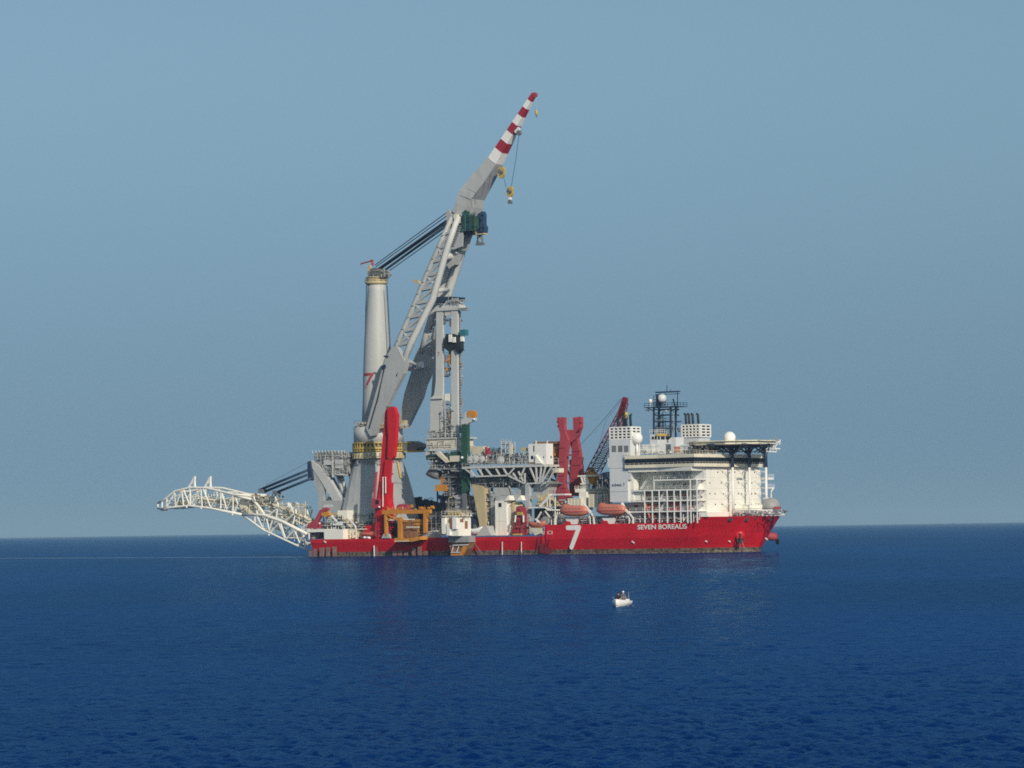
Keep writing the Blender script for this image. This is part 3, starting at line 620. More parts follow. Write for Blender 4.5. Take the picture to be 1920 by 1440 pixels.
for t in (-.9, -.4, .1, .6, 1.1): m.tube([(HCx + (HR + .4) * math.cos(t), (HR + .4) * math.sin(t), hz - .2), (HCx + (HR + .4) * math.cos(t), (HR + .4) * math.sin(t), hz + .7)], .14, 5)
m.build('fire_monitor', 'net', heli)
# port side balconies and forecastle gear seen beyond the block
for y0, y1, x1 in ((895, 899.5, 1451), (913.5, 916, 1452)):
    m = MB(); m.fbox(1440, y0, x1, y1, SA - 1, 3); m.rail([F(1440, y0, SA - 1), F(x1, y0, SA - 1)], 1.0, 1.2, .07); m.build('side_balcony', 'white', ship)
m = MB(); m.tube([F(1446, 933, SA - 1), F(1446, 922, SA - 1), F(1450, 915, SA - 1)], .25, 6); m.fbox(1440, 933, 1450, 936, SA - 1, 2); m.build('crane_davit', 'white', ship)
m = MB(); m.lathe(F(1446, 955, 165), [(3.3, 0), (3.1, 1.5), (2.4, 2.9), (1.2, 3.7), (.2, 3.9)], 14); m.build('breakwater_cover', 'mid', ship)
every('rescue_locker', 'dred', ship, [('fbox', 1453, 950, 1463, 955, 168.5, .4), ('fbox', 1432, 942, 1439, 955, SA + 2, .5)])
m = MB()
m.fbox(1408, 955.5, 1465, 957.5, 167.5, 7)
for x0, x1 in ((1410, 1410), (1421, 1421), (1430, 1430), (1438, 1438), (1446, 1446), (1452, 1452), (1465, 1461), (1404, 1408)):
    m.tube([F(x0, 957, 167.5), F(x1, 968.5, 167.5)], .3, 4)
m.build('forecastle_frame', 'white', ship)
m = MB(); m.clutter(1370, 957, 1405, 968, -8, 6, 14, 21, .8); m.clutter(1408, 959, 1450, 968, -3, 8, 12, 22, .8); m.build('mooring_winch', 'mid', ship)
# aft: deck edge rail, stern house
q = V(578, 1010, -HB)
m = MB(); m.pbox(575, 992.5, 609, 997.5, -HB + .1, 14); m.pbox(609, 992.5, 643, 1011, -HB + .1, 12); sh = m.build('stern_house', 'cream', ship)
m = MB(); m.pbox(577, 998, 608, 1010.5, -HB + 6, 6); m.pbox(579, 999, 585, 1010, -HB + 3, 1); m.build('mooring_gear', 'dgrey', sh)
m = MB(); m.ptube([(579, 999), (579.5, 1009)], -HB + .5, .25, 5); m.pbox(584, 1003, 590, 1010, -HB + 2, 2); m.pbox(593, 1000, 599, 1006, -HB + 4, 1.5); m.build('mooring_bitt', 'mid', sh)
every('corner_post', 'white', sh, [('pbox', px - 1, 997, px + .6, 1010.8, -HB + .15, .5) for px in (579, 608.5)])

cluster(ship, 1262, 836, 1345, 851, -10, 12, 301, 40, .6, ('cream', 'mid', 'navy'), ('roof_pipework', 'roof_fan', 'roof_locker'))
cluster(ship, 1186, 842, 1258, 851, -13, 4, 302, 20, .4, ('white', 'mid', 'dgrey'), ('roof_pipework', 'roof_fan', 'roof_locker'))
cluster(ship, 1190, 961, 1308, 980, -21.6, 4, 303, 60, .7, ('white', 'mid', 'dgrey'), ('deck_pipework', 'deck_winch', 'deck_locker'))
cluster(ship, 1208, 922, 1308, 939, -20, 3, 304, 36, .7, ('white', 'beige', 'dgrey'), ('gallery_pipework', 'gallery_fan', 'gallery_locker'))
cluster(ship, 1208, 943, 1308, 958, -20, 3, 305, 36, .7, ('white', 'beige', 'mid'), ('gallery_pipework', 'gallery_fan', 'gallery_locker'))
cluster(RM, 1224, 737, 1246, 762, YM + .4, 1.5, 306, 14, .4, ('navy', 'mid', 'navy'), ('radar_scanner', 'junction_box', 'cable_tray'))
cluster(RM, 1228, 768, 1266, 812, YM + 1, 4, 307, 22, .4, ('navy', 'mid', 'navy'), ('radar_scanner', 'junction_box', 'cable_tray'))
cluster(ship, 1372, 956, 1450, 968, -9, 10, 308, 30, .7, ('white', 'mid', 'dgrey'), ('bow_rail', 'bow_winch', 'bow_locker'))

for x_, y0, y1 in ((1242, 906, 914), (1262, 906, 914), (1284, 905, 913), (1262, 886, 894), (1286, 885, 893), (1206, 948, 957)):
    m = MB(); m.pbox(x_, y0, x_ + 3.4, y1, -16.1, .2); dr = m.build('door', 'coolwhite', block)
    m = MB(); m.pbox(x_ + .8, y0 + 1, x_ + 2.4, y0 + 3, -16.16, .1); m.build('pane', 'glass', dr)
for y_ in (895.5, 916, 936, 956.5):
    m = MB(); m.fbox(1326, y_ - .35, 1438, y_ + .1, SA + .03, .1); m.build('deck_seam', 'beige', block)
# ------------------------------------------------------------------ heavy lift crane
YC = 2.0
def zof(px, py, y=YC): return V(px, py, y).z
SC = V(711, 900, YC).x                      # crane axis
crane = thing('heavy_lift_crane', 'tallest crane, grey boom with red and white striped tip beside a round tapered mast', 'crane', (SC, YC, Z_AFT))
# foundation: round head spreading to a square foot
zt, zb_ = zof(711, 860), Z_AFT
def ring(r, z, sq, n=32):
    o = []
    for k in range(n):
        t = 2 * math.pi * k / n; c, s_ = math.cos(t), math.sin(t); p_ = 2 + sq * 8
        q = (abs(c) ** p_ + abs(s_) ** p_) ** (-1 / p_); o.append((SC + r * q * c, YC + r * q * s_, z))
    return o
m = MB(); vs_, fs = [], []
levels = [(8.0 + 3.7 * t_, zt + (zb_ - .2 - zt) * t_, min(1, t_ * 1.15)) for t_ in (0, .04, .12, .25, .4, .55, .7, .85, 1)]
for r, z, sq in levels: vs_ += ring(r, z, sq)
for i in range(len(levels) - 1):
    for k in range(32): fs.append((i * 32 + k, i * 32 + (k + 1) % 32, (i + 1) * 32 + (k + 1) % 32, (i + 1) * 32 + k))
fs.append(tuple(range(32))); m.add(vs_, fs, False); fd = m.build('foundation', 'grey', crane)
m = MB(); q = V(746, 866, YC - 8.6); m.tube([q + Vector((0, -.3, 0)), V(751, 897, YC - 9.6)], .42, 4); m.build('stair_tower', 'yellow', fd)
text('BOREALIS', 'lettering', 'mid', fd, (V(727, 908, YC - 12).x, YC - 10.35, V(727, 908, YC - 12).z), .9)
for py0, py1, r, mt_, nm in ((848, 860, 9.0, 'beige', 'lower_ring'), (829, 848, 8.4, 'dgrey', 'slewing_bearing'), (800, 831, 8.9, 'lgrey', 'turret')):
    z0, z1 = zof(711, py1), zof(711, py0); m = MB(); m.lathe((SC, YC, z0), [(r, 0), (r, z1 - z0)], 36); o = m.build(nm, mt_, crane)
    if nm == 'turret': turret = o
m = MB()
for py in (831.5, 846.5): m.lathe((SC, YC, zof(711, py)), [(9.35, -.22), (9.35, .22)], 36)
for k in range(40):
    t = 2 * math.pi * k / 40; m.box((SC + 9.1 * math.cos(t) - .2, YC + 9.1 * math.sin(t) - .2, zof(711, 846)), (SC + 9.1 * math.cos(t) + .2, YC + 9.1 * math.sin(t) + .2, zof(711, 832)))
m.lathe((SC, YC, zof(711, 844)), [(9.3, 0), (9.3, .9)], 36)
m.build('walkway_ring', 'yellow', crane)
m = MB()
for k in range(36):
    t = 2 * math.pi * k / 36; m.box((SC + 9.0 * math.cos(t) - .3, YC + 9 * math.sin(t) - .3, zof(711, 859)), (SC + 9.15 * math.cos(t) + .3, YC + 9.15 * math.sin(t) + .3, zof(711, 850)))
m.lathe((SC, YC, zof(711, 860.5)), [(9.5, 0), (9.5, .35)], 36); m.build('bearing_bolts', 'tan', crane)
m = MB(); m.prism([(752, 829), (770, 827), (783, 832), (784, 838), (778, 846), (752, 847)], YC + 2, 5); m.build('counter_platform', 'dgrey', crane)  # the dark grey carries the shadow lying on this platform
m = MB(); m.pbox(757, 845.5, 785, 847.5, YC + 1.8, 5.4); m.pbox(758, 829, 772, 831, YC + 1.8, 5.4); m.build('platform_edge', 'yellow', crane)
m = MB(); m.clutter(664, 792, 684, 801, YC - 8, 5, 12, 31, .9); m.build('winch', 'tan', crane)
m = MB(); m.clutter(685, 795, 756, 803, YC - 8.4, 3, 22, 32, .8); m.build('winch', 'lgrey', crane)
m = MB(); m.pbox(709, 797, 718, 803, YC - 8.6, 2); m.pbox(750, 788, 758, 803, YC - 1, 2); m.build('winch', 'tan', crane)
# mast
def maxis(py): return V(708, py, YC)
prof = []
for py, r in ((806, 5.35), (760, 5.2), (700, 5.0), (640, 4.55), (590, 3.95), (545, 3.35), (528, 3.2)):
    prof.append((V(707.5 - (806 - py) * .004, py, YC), r))
m = MB(); m.tube([p_ for p_, r in prof], [r for p_, r in prof], 40); mst = m.build('mast', mat('mast_paint', (0.43, 0.445, 0.43), .5, .12, .2, (0.2, 0.17, 0.13), scale=.22, streak=.03), crane)
m = MB(); m.ptube([(687, 535), (683, 690), (679, 800)], YC - 2, .14, 4); m.ptube([(725.5, 535), (731, 640), (733, 690)], YC - 2, .16, 4); m.build('cable_run', 'navy', mst)
z7 = V(692, 716, YC - 5)
m = MB()                                  # red numeral wrapped on the mast
def on_mast(u, v):                       # u along circumference (m), v height
    py = 716 - v / .19; r = 5.06; ang = math.radians(-92) + u / r
    ax = prof[2][0]; return Vector((ax.x + (r + .06) * math.cos(ang), ax.y + (r + .06) * math.sin(ang), z7.z + v))
def strip(path, w):
    P = []
    for (u0, v0), (u1, v1) in zip(path, path[1:]):
        for i in range(6):
            t = i / 5; u, v = u0 + (u1 - u0) * t, v0 + (v1 - v0) * t
            d = Vector((u1 - u0, v1 - v0)).normalized(); P.append((u - d.y * w, v + d.x * w, u + d.y * w, v - d.x * w))
    return P
for path in (((-2.3, 2.7), (2.2, 2.7)), ((1.9, 3.0), (-2.0, -3.2))):
    P = strip(path, .48); vs_ = []
    for a1, b1_, a2, b2_ in P: vs_ += [on_mast(a1, b1_), on_mast(a2, b2_)]
    m.add(vs_, [(2 * i, 2 * i + 1, 2 * i + 3, 2 * i + 2) for i in range(len(P) - 1)])
m.build('numeral', 'dred', mst)
zc = zof(706, 530); ax = V(706, 530, YC)
m = MB(); m.lathe((ax.x, ax.y, ax.z), [(3.3, -.9), (4.1, -.3), (4.1, .25), (3.6, .3), (3.6, 1.7), (3.9, 1.75), (3.9, 2.0)], 24)
m.rail([(ax.x + 4.2 * math.cos(t), ax.y + 4.2 * math.sin(t), ax.z + .3) for t in np.linspace(0, 6.28, 13)], 1.1, 2, .07)
head = m.build('mast_platform', 'tan', crane)
m = MB(); m.pbox(690, 503, 699, 522, YC - 2.2, 3.5); m.pbox(699, 509, 720, 521, YC - 1.4, 3.4); m.disc(V(705, 510, YC - 2), 1.6, 1.2, 'y', 18); m.disc(V(713, 514, YC - 2), 1.4, 1.2, 'y', 18); m.disc(V(719, 516, YC - 1), 1.1, 2.4, 'y', 18); m.clutter(690, 500, 722, 520, YC - 3, 4, 14, 33, .7)
m.build('mast_head_sheaves', 'dgrey', crane)
m = MB(); m.pbox(689, 497, 694, 509, YC - 2.6, 1.0); m.build('mast_head_box', 'tan', crane)
m = MB(); m.ptube([(700, 488), (690, 491), (677, 494.5)], YC - 1, .28, 5); m.ptube([(697, 487), (699, 498)], YC - 1, .45, 5); m.tube([V(676.5, 493, YC - 1), V(676.5, 498, YC - 1)], .12, 4); m.build('service_crane', 'dred', crane)
# luffing ropes to the boom
m = MB()
for (x0, y0), (x1, y1), yo, r_ in (((703, 497), (838, 398), -3.5, .17), ((705, 500), (840, 403), -2.5, .17), ((709, 503.5), (838, 412), -4, .25), ((710, 505), (838, 414), -3, .25), ((711, 506.5), (840, 416), -2, .25), ((716, 509.5), (838, 420.5), -3, .24), ((717, 511), (840, 422.5), 1, .24), ((722, 513.5), (843, 427), 3, .17)):
    m.tube([V(x0, y0, YC + yo * .5), V(x1, y1, YC + yo)], r_, 5, False)
m.build('luffing_ropes', 'rope', crane)
# boom: starboard leg, port leg, cross beams, box section, striped jib
YS, YP = YC - 9.0, YC + 9.0
def lerp(a_, b_, t): return a_ + (b_ - a_) * t
def ys(py): return lerp(YC - 4.6, YS, min(1, max(0, (py - 400) / 300)))
def yp(py): return lerp(YC + 4.6, YP, min(1, max(0, (py - 400) / 300)))
def chord(pts, yf, r, n=10):
    k = MB(); k.tube([V(x, y, yf(y)) for x, y in pts], r, n); return k
sb = MB(); sb.prism([(686, 803), (700, 752), (722, 672), (735, 650), (744, 650), (758, 676), (764, 672), (757, 700), (740, 732), (717, 780), (702, 816), (694, 818)], YS - .9, 1.9); SBL = sb.build('boom_leg', 'grey', crane)
for pts, r in ((((739, 662), (747, 640), (769, 590), (796, 525), (824, 460), (847, 408)), [.9, .95, .95, .95, .9, .8]), (((746, 706), (772, 640), (812, 560), (840, 460), (860, 405)), [1.0, 1.25, 1.25, 1.15, 1.0])):
    chord(pts, ys, r).build('boom_chord', 'lgrey' if pts[0][1] > 700 else 'grey', SBL)
pb = MB(); pb.prism([(784, 653), (800, 650), (816, 656), (816, 673), (812, 690), (797, 720), (790, 745), (765, 797), (757, 803), (749, 800), (750, 780), (758, 738), (770, 700), (775, 676)], YP - .9, 1.9); PBL = pb.build('boom_leg', 'grey', crane)
for pts, r in ((((790, 662), (800, 625), (818, 568), (843, 500), (861, 440), (868, 405)), [1.1, 1.25, 1.3, 1.3, 1.2, 1.0]), (((810, 664), (822, 612), (841, 548), (857, 497), (871, 455), (884, 402)), [1.2, 1.5, 1.6, 1.6, 1.4, 1.2])):
    chord(pts, yp, r).build('boom_chord', 'lgrey', PBL)  # port chords in lighter grey, standing in for sunlight on this leg
def at_(pts, py):
    for (x0, y0), (x1, y1) in zip(pts, pts[1:]):
        if min(y0, y1) <= py <= max(y0, y1): return x0 + (x1 - x0) * (py - y0) / (y1 - y0)
    return pts[-1][0]
RS = [(739, 662), (747, 640), (769, 590), (796, 525), (824, 460), (847, 408)]; FS = [(746, 706), (772, 640), (812, 560), (840, 460), (860, 405)]
RP = [(790, 662), (800, 625), (818, 568), (843, 500), (861, 440), (868, 405)]; FP_ = [(810, 664), (822, 612), (841, 548), (857, 497), (871, 455), (884, 402)]
for (R_, F_, yf, par) in ((RS, FS, ys, SBL), (RP, FP_, yp, PBL)):
    m = MB(); prev = None
    for i, py in enumerate(range(648, 420, -26)):
        a_ = V(at_(R_, py), py, yf(py)); b_ = V(at_(F_, py - 6), py - 6, yf(py)); m.tube([a_, b_], .7, 6)
        if prev: m.tube([prev[0], b_], .62, 6)
        if i % 2 and prev: m.tube([prev[1], a_], .5, 6)
        prev = (a_, b_)
    m.build('boom_lacing', 'grey', par)
    m = MB()
    for py in range(640, 430, -22):
        a_ = V(at_(R_, py) - 2, py, yf(py) - .9); m.tube([a_ - Vector((.5, 0, .1)), a_ + Vector((.5, 0, .2))], .16, 4)
    m.build('boom_step', 'dgrey', par)
for py, h_ in ((545, 10), (480, 16), (655, 8)):
    m = MB(); a_ = V(at_(FS, py), py, ys(py)); b_ = V(at_(FP_, py - 2), py - 2, yp(py))
    if py == 655: a_ = V(764, 676, YS); b_ = V(790, 690, YP)
    m.tube([a_, b_], [h_ * .085, h_ * .085], 8); m.build('cross_beam', 'lgrey' if py != 655 else 'grey', crane)
m = MB(); m.prism([(826, 470), (858, 476), (852, 496), (842, 504), (836, 494), (826, 494)], YC - 1.5, 3); m.build('cross_beam', 'grey', crane)
m = MB(); m.prism([(812, 557), (845, 556), (838, 565), (810, 567)], YC - 4, 9); m.build('cross_beam', 'navy', crane)
def boxsec(cx, cy, hs, hw, k):              # section of the box boom: hs half depth across the boom in the picture plane, hw half width athwartships
    d = k.normalized(); nrm = Vector((-d.z, 0, d.x)); c = V(cx, cy, YC)
    return [c + nrm * hs + Vector((0, -hw, 0)), c - nrm * hs + Vector((0, -hw, 0)), c - nrm * hs + Vector((0, hw, 0)), c + nrm * hs + Vector((0, hw, 0))]
def boxrun(secs):
    k = MB(); vs_ = []
    for i, sc in enumerate(secs):
        p0, p1 = secs[max(0, i - 1)], secs[min(len(secs) - 1, i + 1)]
        vs_ += boxsec(*sc, V(p1[0], p1[1], YC) - V(p0[0], p0[1], YC))
    f = [(0, 1, 2, 3), tuple(len(vs_) - 4 + i for i in (3, 2, 1, 0))]
    for i in range(len(secs) - 1):
        for j in range(4): f.append((i * 4 + j, i * 4 + (j + 1) % 4, (i + 1) * 4 + (j + 1) % 4, (i + 1) * 4 + j))
    return k.add(vs_, f)
boxrun([(874, 404, 2.9, 4.6), (880, 385, 3.0, 4.4), (885, 366, 3.0, 4.0), (908, 333, 2.7, 2.9), (929, 302, 2.2, 2.3)]).build('boom_box', 'grey', crane)
jx = lambda t: (929 + (1001.5 - 929) * t, 302 + (176 - 302) * t)
ts = [0, .155, .29, .425, .55, .675, .79, .90, 1.0]
for i in range(8):
    (x0, y0), (x1, y1) = jx(ts[i]), jx(ts[i + 1]); w = lambda t: (2.05 - 1.35 * t, 2.1 - 1.45 * t)
    boxrun([(x0, y0, *w(ts[i])), (x1, y1, *w(ts[i + 1]))]).build('jib_section', 'white' if i % 2 == 0 else 'stripe', crane)
m = MB(); c = V(1003, 178, YC); m.disc(c, .9, .8, 'y', 14); m.tube([V(1003, 176, YC), V(1006.5, 178, YC)], .35, 6); m.build('tip_sheave', 'dred', crane)
m = MB(); m.prism([(964, 246), (971, 238), (974, 240), (972, 252), (968, 253)], YC - 1.6, .6); m.build('sheave_bracket', 'white', crane)
m = MB(); m.disc(V(973, 249, YC - 1.6), .9, .8, 'y', 14); m.build('sheave', 'dgrey', crane)
m = MB(); m.disc(V(856, 407, YC - 5.2), 1.1, .6, 'y', 16); m.pbox(853, 402, 859, 410, YC - 5, 1); m.build('sheave', 'stain', crane)
m = MB(); m.prism([(836, 397), (842, 394), (846, 402), (858, 398), (862, 418), (852, 424), (846, 418), (842, 428), (838, 424)], YC - 4.7, 9.4); m.build('boom_hinge', 'grey', crane)
for i in range(9):                                     # louvres on the boom face
    py = 424 + i * 4.6; every('ventilation_slot', 'dgrey', crane, [('tube', [V(at_(FS, py) + 2, py, YC - 4.9), V(at_(FS, py) + 12, py - .8, YC - 4.6)], .22, 4)] + ([('tube', [V(at_(FS, py) + 21, py + 3, YC + 2), V(at_(FS, py) + 30, py + 2.2, YC + 2)], .22, 4)] if i > 2 else []))
m = MB(); m.prism([(855, 428), (868, 424), (866, 462), (850, 468), (842, 466)], YC - 4.4, .8); m.prism([(874, 440), (884, 440), (874, 470), (866, 470)], YC + 1.2, .8); m.build('boom_plate', 'grey', crane)
m = MB(); m.prism([(770, 524), (784, 526), (788, 533), (776, 530)], YC - 8, 1); m.build('access_basket', 'tan', crane)
m = MB(); m.prism([(714, 686), (722, 683), (723, 690), (716, 693)], YC - 10.2, .7); m.tube([V(720, 668, YC - 10.2), V(728, 668, YC - 10.2)], .3, 5); m.ptube([(722, 684), (709, 745), (692, 803)], YS - 1.2, .22, 4); m.build('boom_ladder', 'navy', crane)
m = MB(); m.tube([V(766, 690, YC + 2), V(792, 684, YC + 2)], 1.2, 12); m.build('winch_drum', 'coolwhite', crane)
m = MB(); m.clutter(800, 640, 814, 652, YP - 1.4, 1, 8, 35, .6); m.build('boom_fittings', 'dgrey', crane)
# the blocks hanging from the crane: things of their own
def block_(name, label, cat, base, builder, grp=None):
    t = thing(name, label, cat, base, grp); builder(t); return t
def _main(t):
    m = MB(); m.prism([(866, 399), (873, 393), (876, 396), (876, 411), (883, 401), (892, 408), (893, 428), (886, 433), (876, 430), (868, 434), (862, 436), (868, 414)], YC - 4.6, 1.6); g = m.build('block_frame', 'green', t); g['label'] = 'green steel cheek frame'
    m = MB(); m.prism([(871, 405), (880, 407), (884, 424), (884, 440), (868, 440), (868, 424)], YC - 2.9, 2.6); m.build('sheave_case', 'navy', t)
    m = MB(); m.prism([(895, 402), (903, 396), (905, 402), (905, 420), (908, 426), (907, 436), (896, 437), (890, 428)], YC - 1.2, 2.4); m.build('block_frame', 'blue', t)
    m = MB(); m.pbox(889, 432, 907, 440, YC - 1, 2.2); m.build('hook_swivel', 'tan', t)
    m = MB(); m.ptube([(899, 440), (896, 446), (895, 452), (899, 457), (904, 455), (905, 449), (901, 442)], YC, .48, 8); m.pbox(891.5, 455, 905.5, 459.5, YC - .5, 1.2); m.build('hook', 'dgrey', t)
block_('hook_block', 'largest hook block, green and blue, tucked under the grey boom knuckle', 'hook block', V(890, 392, YC), _main)
def _small(px, py, sc_, yl, hk=True):
    def f(t):
        m = MB(); m.prism([(px - 5 * sc_, py - 9 * sc_), (px - 2, py - 12 * sc_), (px + 3 * sc_, py - 12 * sc_), (px + 6 * sc_, py - 8 * sc_), (px + 5 * sc_, py + 3 * sc_), (px + 2 * sc_, py + 9 * sc_), (px - 3 * sc_, py + 9 * sc_), (px - 6 * sc_, py + 1 * sc_)], yl, 1.1); a_ = m.build('block_frame', 'yellow', t)
        m = MB(); m.disc(V(px - 2 * sc_, py - 5 * sc_, yl - .1), .62 * sc_, .5, 'y', 12); m.disc(V(px + 2.5 * sc_, py - 2 * sc_, yl - .1), .5 * sc_, .5, 'y', 12); m.prism([(px - 4 * sc_, py + 2), (px + 4 * sc_, py - 1), (px + 4 * sc_, py + 1), (px - 3 * sc_, py + 4)], yl - .05, .05); m.build('sheave', 'dgrey', a_)
        if hk:
            m = MB(); m.pbox(px - 2 * sc_, py + 9 * sc_, px + 2 * sc_, py + 14 * sc_, yl, .8); m.build('swivel', 'white', t)
            m = MB(); m.prism([(px - 1.5 * sc_, py + 14 * sc_), (px + 1.5 * sc_, py + 14 * sc_), (px + 4 * sc_, py + 19 * sc_), (px + 3 * sc_, py + 22 * sc_), (px - 3 * sc_, py + 22 * sc_), (px - 4 * sc_, py + 19 * sc_)], yl, .9); m.build('hook', 'dgrey', t)
    return f
block_('hook_block', 'yellow hook block held against the boom just under the stripes', 'hook block', V(939, 312, YC), _small(939, 325, 1.0, YC - 1.5, False))
def _hang(t):
    _small(955, 361, .95, YC - 1.5)(t)
    m = MB(); m.tube([V(973.5, 250, YC - 1.6), V(967, 300, YC - 1.4), V(958.5, 351, YC - 1.2)], .09, 5, False); m.tube([V(945, 335, YC - 1.2), V(949, 352, YC - 1.2)], .09, 5, False); m.build('hoist_rope', 'rope', t)
block_('hook_block', 'yellow and black hook block hanging on ropes below the striped jib', 'hook block', V(955, 350, YC), _hang)
def _whip(t):
    m = MB(); m.tube([V(1006, 206, YC), V(1006, 208, YC), V(1006, 214, YC), V(1006, 217, YC)], [.2, .5, .45, .2], 8); m.build('weight', 'yellow', t)
    m = MB(); m.tube([V(1006, 217, YC), V(1006, 220, YC)], .22, 5); m.build('hook', 'dgrey', t)
    m = MB(); m.tube([V(1005.5, 180, YC), V(1006, 207, YC)], .035, 4, False); m.build('hoist_rope', 'lgrey', t)
block_('whip_hook', 'small yellow hook ball hanging at the very tip of the jib', 'hook block', V(1006, 205, YC), _whip)

# ------------------------------------------------------------------ red knuckle crane
YR = -19.0
kc = thing('knuckle_crane', 'bright red folded knuckle crane standing upright in front of the grey crane foundation', 'crane', (V(716, 1005, YR).x, YR, Z_AFT))
m = MB(); m.prism([(703, 1012), (705, 975), (703, 955), (708, 935), (713, 905), (727, 905), (726, 935), (729, 955), (726, 1012)], YR - 1.2, 3.4); m.build('pedestal', 'red', kc)
m = MB(); m.prism([(722, 772), (725, 766), (731, 765), (728, 800), (724, 850), (720, 900), (716, 945), (705, 945), (711, 890), (718, 815)], YR - .4, 2.0); m.build('lower_boom', 'red', kc)
m = MB(); m.prism([(726, 768), (729, 763), (739, 763), (744, 778), (743, 800), (741, 830), (738, 856), (733, 862), (726, 858), (728, 820), (726, 790)], YR - 1.9, 1.6); m.build('folded_boom', 'red', kc)
m = MB(); m.prism([(722, 862), (733, 862), (730, 905), (726, 925), (716, 925)], YR - 1.5, 1.2); m.build('folded_boom', 'red', kc)
m = MB()
for px in (723.5, 727, 730.5, 734): m.pbox(px, 761.5, px + 1.4, 766, YR - 1.6, 2)
m.build('boom_tip_sheaves', 'dgrey', kc)
m = MB(); m.ptube([(718, 894), (718, 950)], YR - 2.2, .18, 5); m.ptube([(723, 894), (723, 925)], YR - 2.2, .18, 5); m.build('hydraulic_cylinder', 'white', kc)
m = MB(); m.pbox(697, 935, 711, 953, YR - 2.4, 3); cb = m.build('cab', 'dred', kc)
m = MB(); m.pbox(704, 938, 710, 945, YR - 2.5, .2); m.build('window', 'glass', cb)
m = MB(); m.ball(V(711, 950.5, YR - 2.8), .35, 8); m.build('lamp', 'cap', kc)
m = MB(); m.clutter(697, 955, 706, 985, YR - 2, 2, 14, 41, .9); m.clutter(703, 975, 728, 1010, YR - 3, 2, 16, 42, .9); m.pbox(685, 985, 704, 1008, YR - 1, 4) ; m.build('winch_gear', 'red', kc)
m = MB(); m.ptube([(706, 885), (703, 915), (702, 935)], YR - 1.2, .5, 6); m.build('hose_guide', 'dred', kc)

# ------------------------------------------------------------------ stinger frame, hydraulic links, stinger
YA = -5.0
sf = thing('stern_gallows', 'grey A frame with machinery house at the stern holding the white stinger by dark links', 'frame', (V(610, 950, YA).x, YA, Z_AFT))
def dbl(outline, dy, nm, mt_, par, ysep=9.0):
    for y_ in (YA, YA + ysep):
        sh = V(600, 900, YA)   # same lengthwise position on both sides
        k = MB(); k.prism3([V(a_, b_, YA) + Vector((0, y_ - YA, 0)) for a_, b_ in outline], (0, dy, 0)); k.build(nm, mt_, par)
dbl([(577, 866), (586, 866), (592, 885), (607, 915), (606, 945), (600, 945), (590, 905)], 1.3, 'aft_leg', 'grey', sf, 8)
m = MB(); m.prism([(577, 864), (584, 863), (600, 876), (620, 902), (643, 942), (636, 950), (628, 946), (604, 906), (588, 882)], YA - .2, 1.6); m.build('raking_leg', 'lgrey', sf)
m = MB(); m.prism([(596, 893), (607, 920), (608, 935), (626, 944), (628, 954), (600, 954), (597, 930)], YA + 1.5, 1); m.prism([(597, 939), (650, 938), (652, 957), (598, 957)], YA - .4, 3); m.build('foot', 'grey', sf)
m = MB(); m.ptube([(634, 893), (640, 912), (647, 932)], YA + 3, .75, 8); m.ptube([(641, 893), (649, 925)], YA + 3, .6, 8); m.build('forward_strut', 'grey', sf)
m = MB(); m.clutter(608, 918, 628, 943, YA, 2, 16, 51, .9); m.build('winch', 'dgrey', sf)
m = MB(); m.prism([(588, 872), (594, 862), (594, 849), (612, 846), (650, 848), (651, 862), (655, 888), (648, 892), (628, 893), (624, 886), (608, 884), (604, 874)], YA + .5, 3.5); mh = m.build('machinery_house', 'mid', sf)
m = MB()
for px in range(586, 648, 6): m.tube([V(px, 850, YA), V(px + .3, 844, YA)], .16, 5)
m.clutter(585, 843, 650, 860, YA - .3, 4, 46, 52, .7); m.build('roof_machinery', 'lgrey', mh)
m = MB(); m.pbox(622, 848, 624, 895, YA - .3, .5); m.pbox(606, 862, 622, 872, YA - .1, .5); m.pbox(628, 862, 641, 878, YA, .5); m.ptube([(630, 889), (651, 891)], YA - .2, .3, 4); m.build('panel', 'lgrey', mh)
m = MB(); m.clutter(607, 874, 624, 884, YA + .2, 1, 9, 53, .7); m.clutter(626, 878, 651, 890, YA, 1, 12, 54, .7); m.build('pipework', 'dgrey', mh)
m = MB(); m.prism([(576, 866), (581, 864), (586, 898), (582, 901), (577, 899)], YA - 1, 2); m.build('link_head', 'navy', sf)
for (x0, y0), (x1, y1), y_ in (((577, 881.5), (487, 918.5), YA - 1), ((575, 890.5), (497, 921.5), YA - .9), ((585, 896.5), (518, 923.5), YA - 1)):
    m = MB(); m.tube([V(x0, y0, y_), V(x1, y1, y_)], .46, 8); m.build('hydraulic_link', 'navy', sf)
m = MB(); m.pbox(484, 917, 492, 924, YA - 1.6, 2.4); m.pbox(511, 920, 519, 927, YA - 1.6, 2.4); m.build('link_shoe', 'dgrey', sf)
m = MB(); m.tube([V(575, 868, YA), V(540, 887, YA), V(498, 909, YA)], .06, 4, False); m.build('guy_wire', 'rope', sf)
text('SUBSEA', 'lettering', 'cap', sf, (V(606, 951, YA - .5).x, YA - .45, V(606, 951, YA - .5).z), .9)
st = thing('stinger', 'long curved white lattice stinger reaching out over the water from the stern', 'stinger', V(578, 1020, YA))
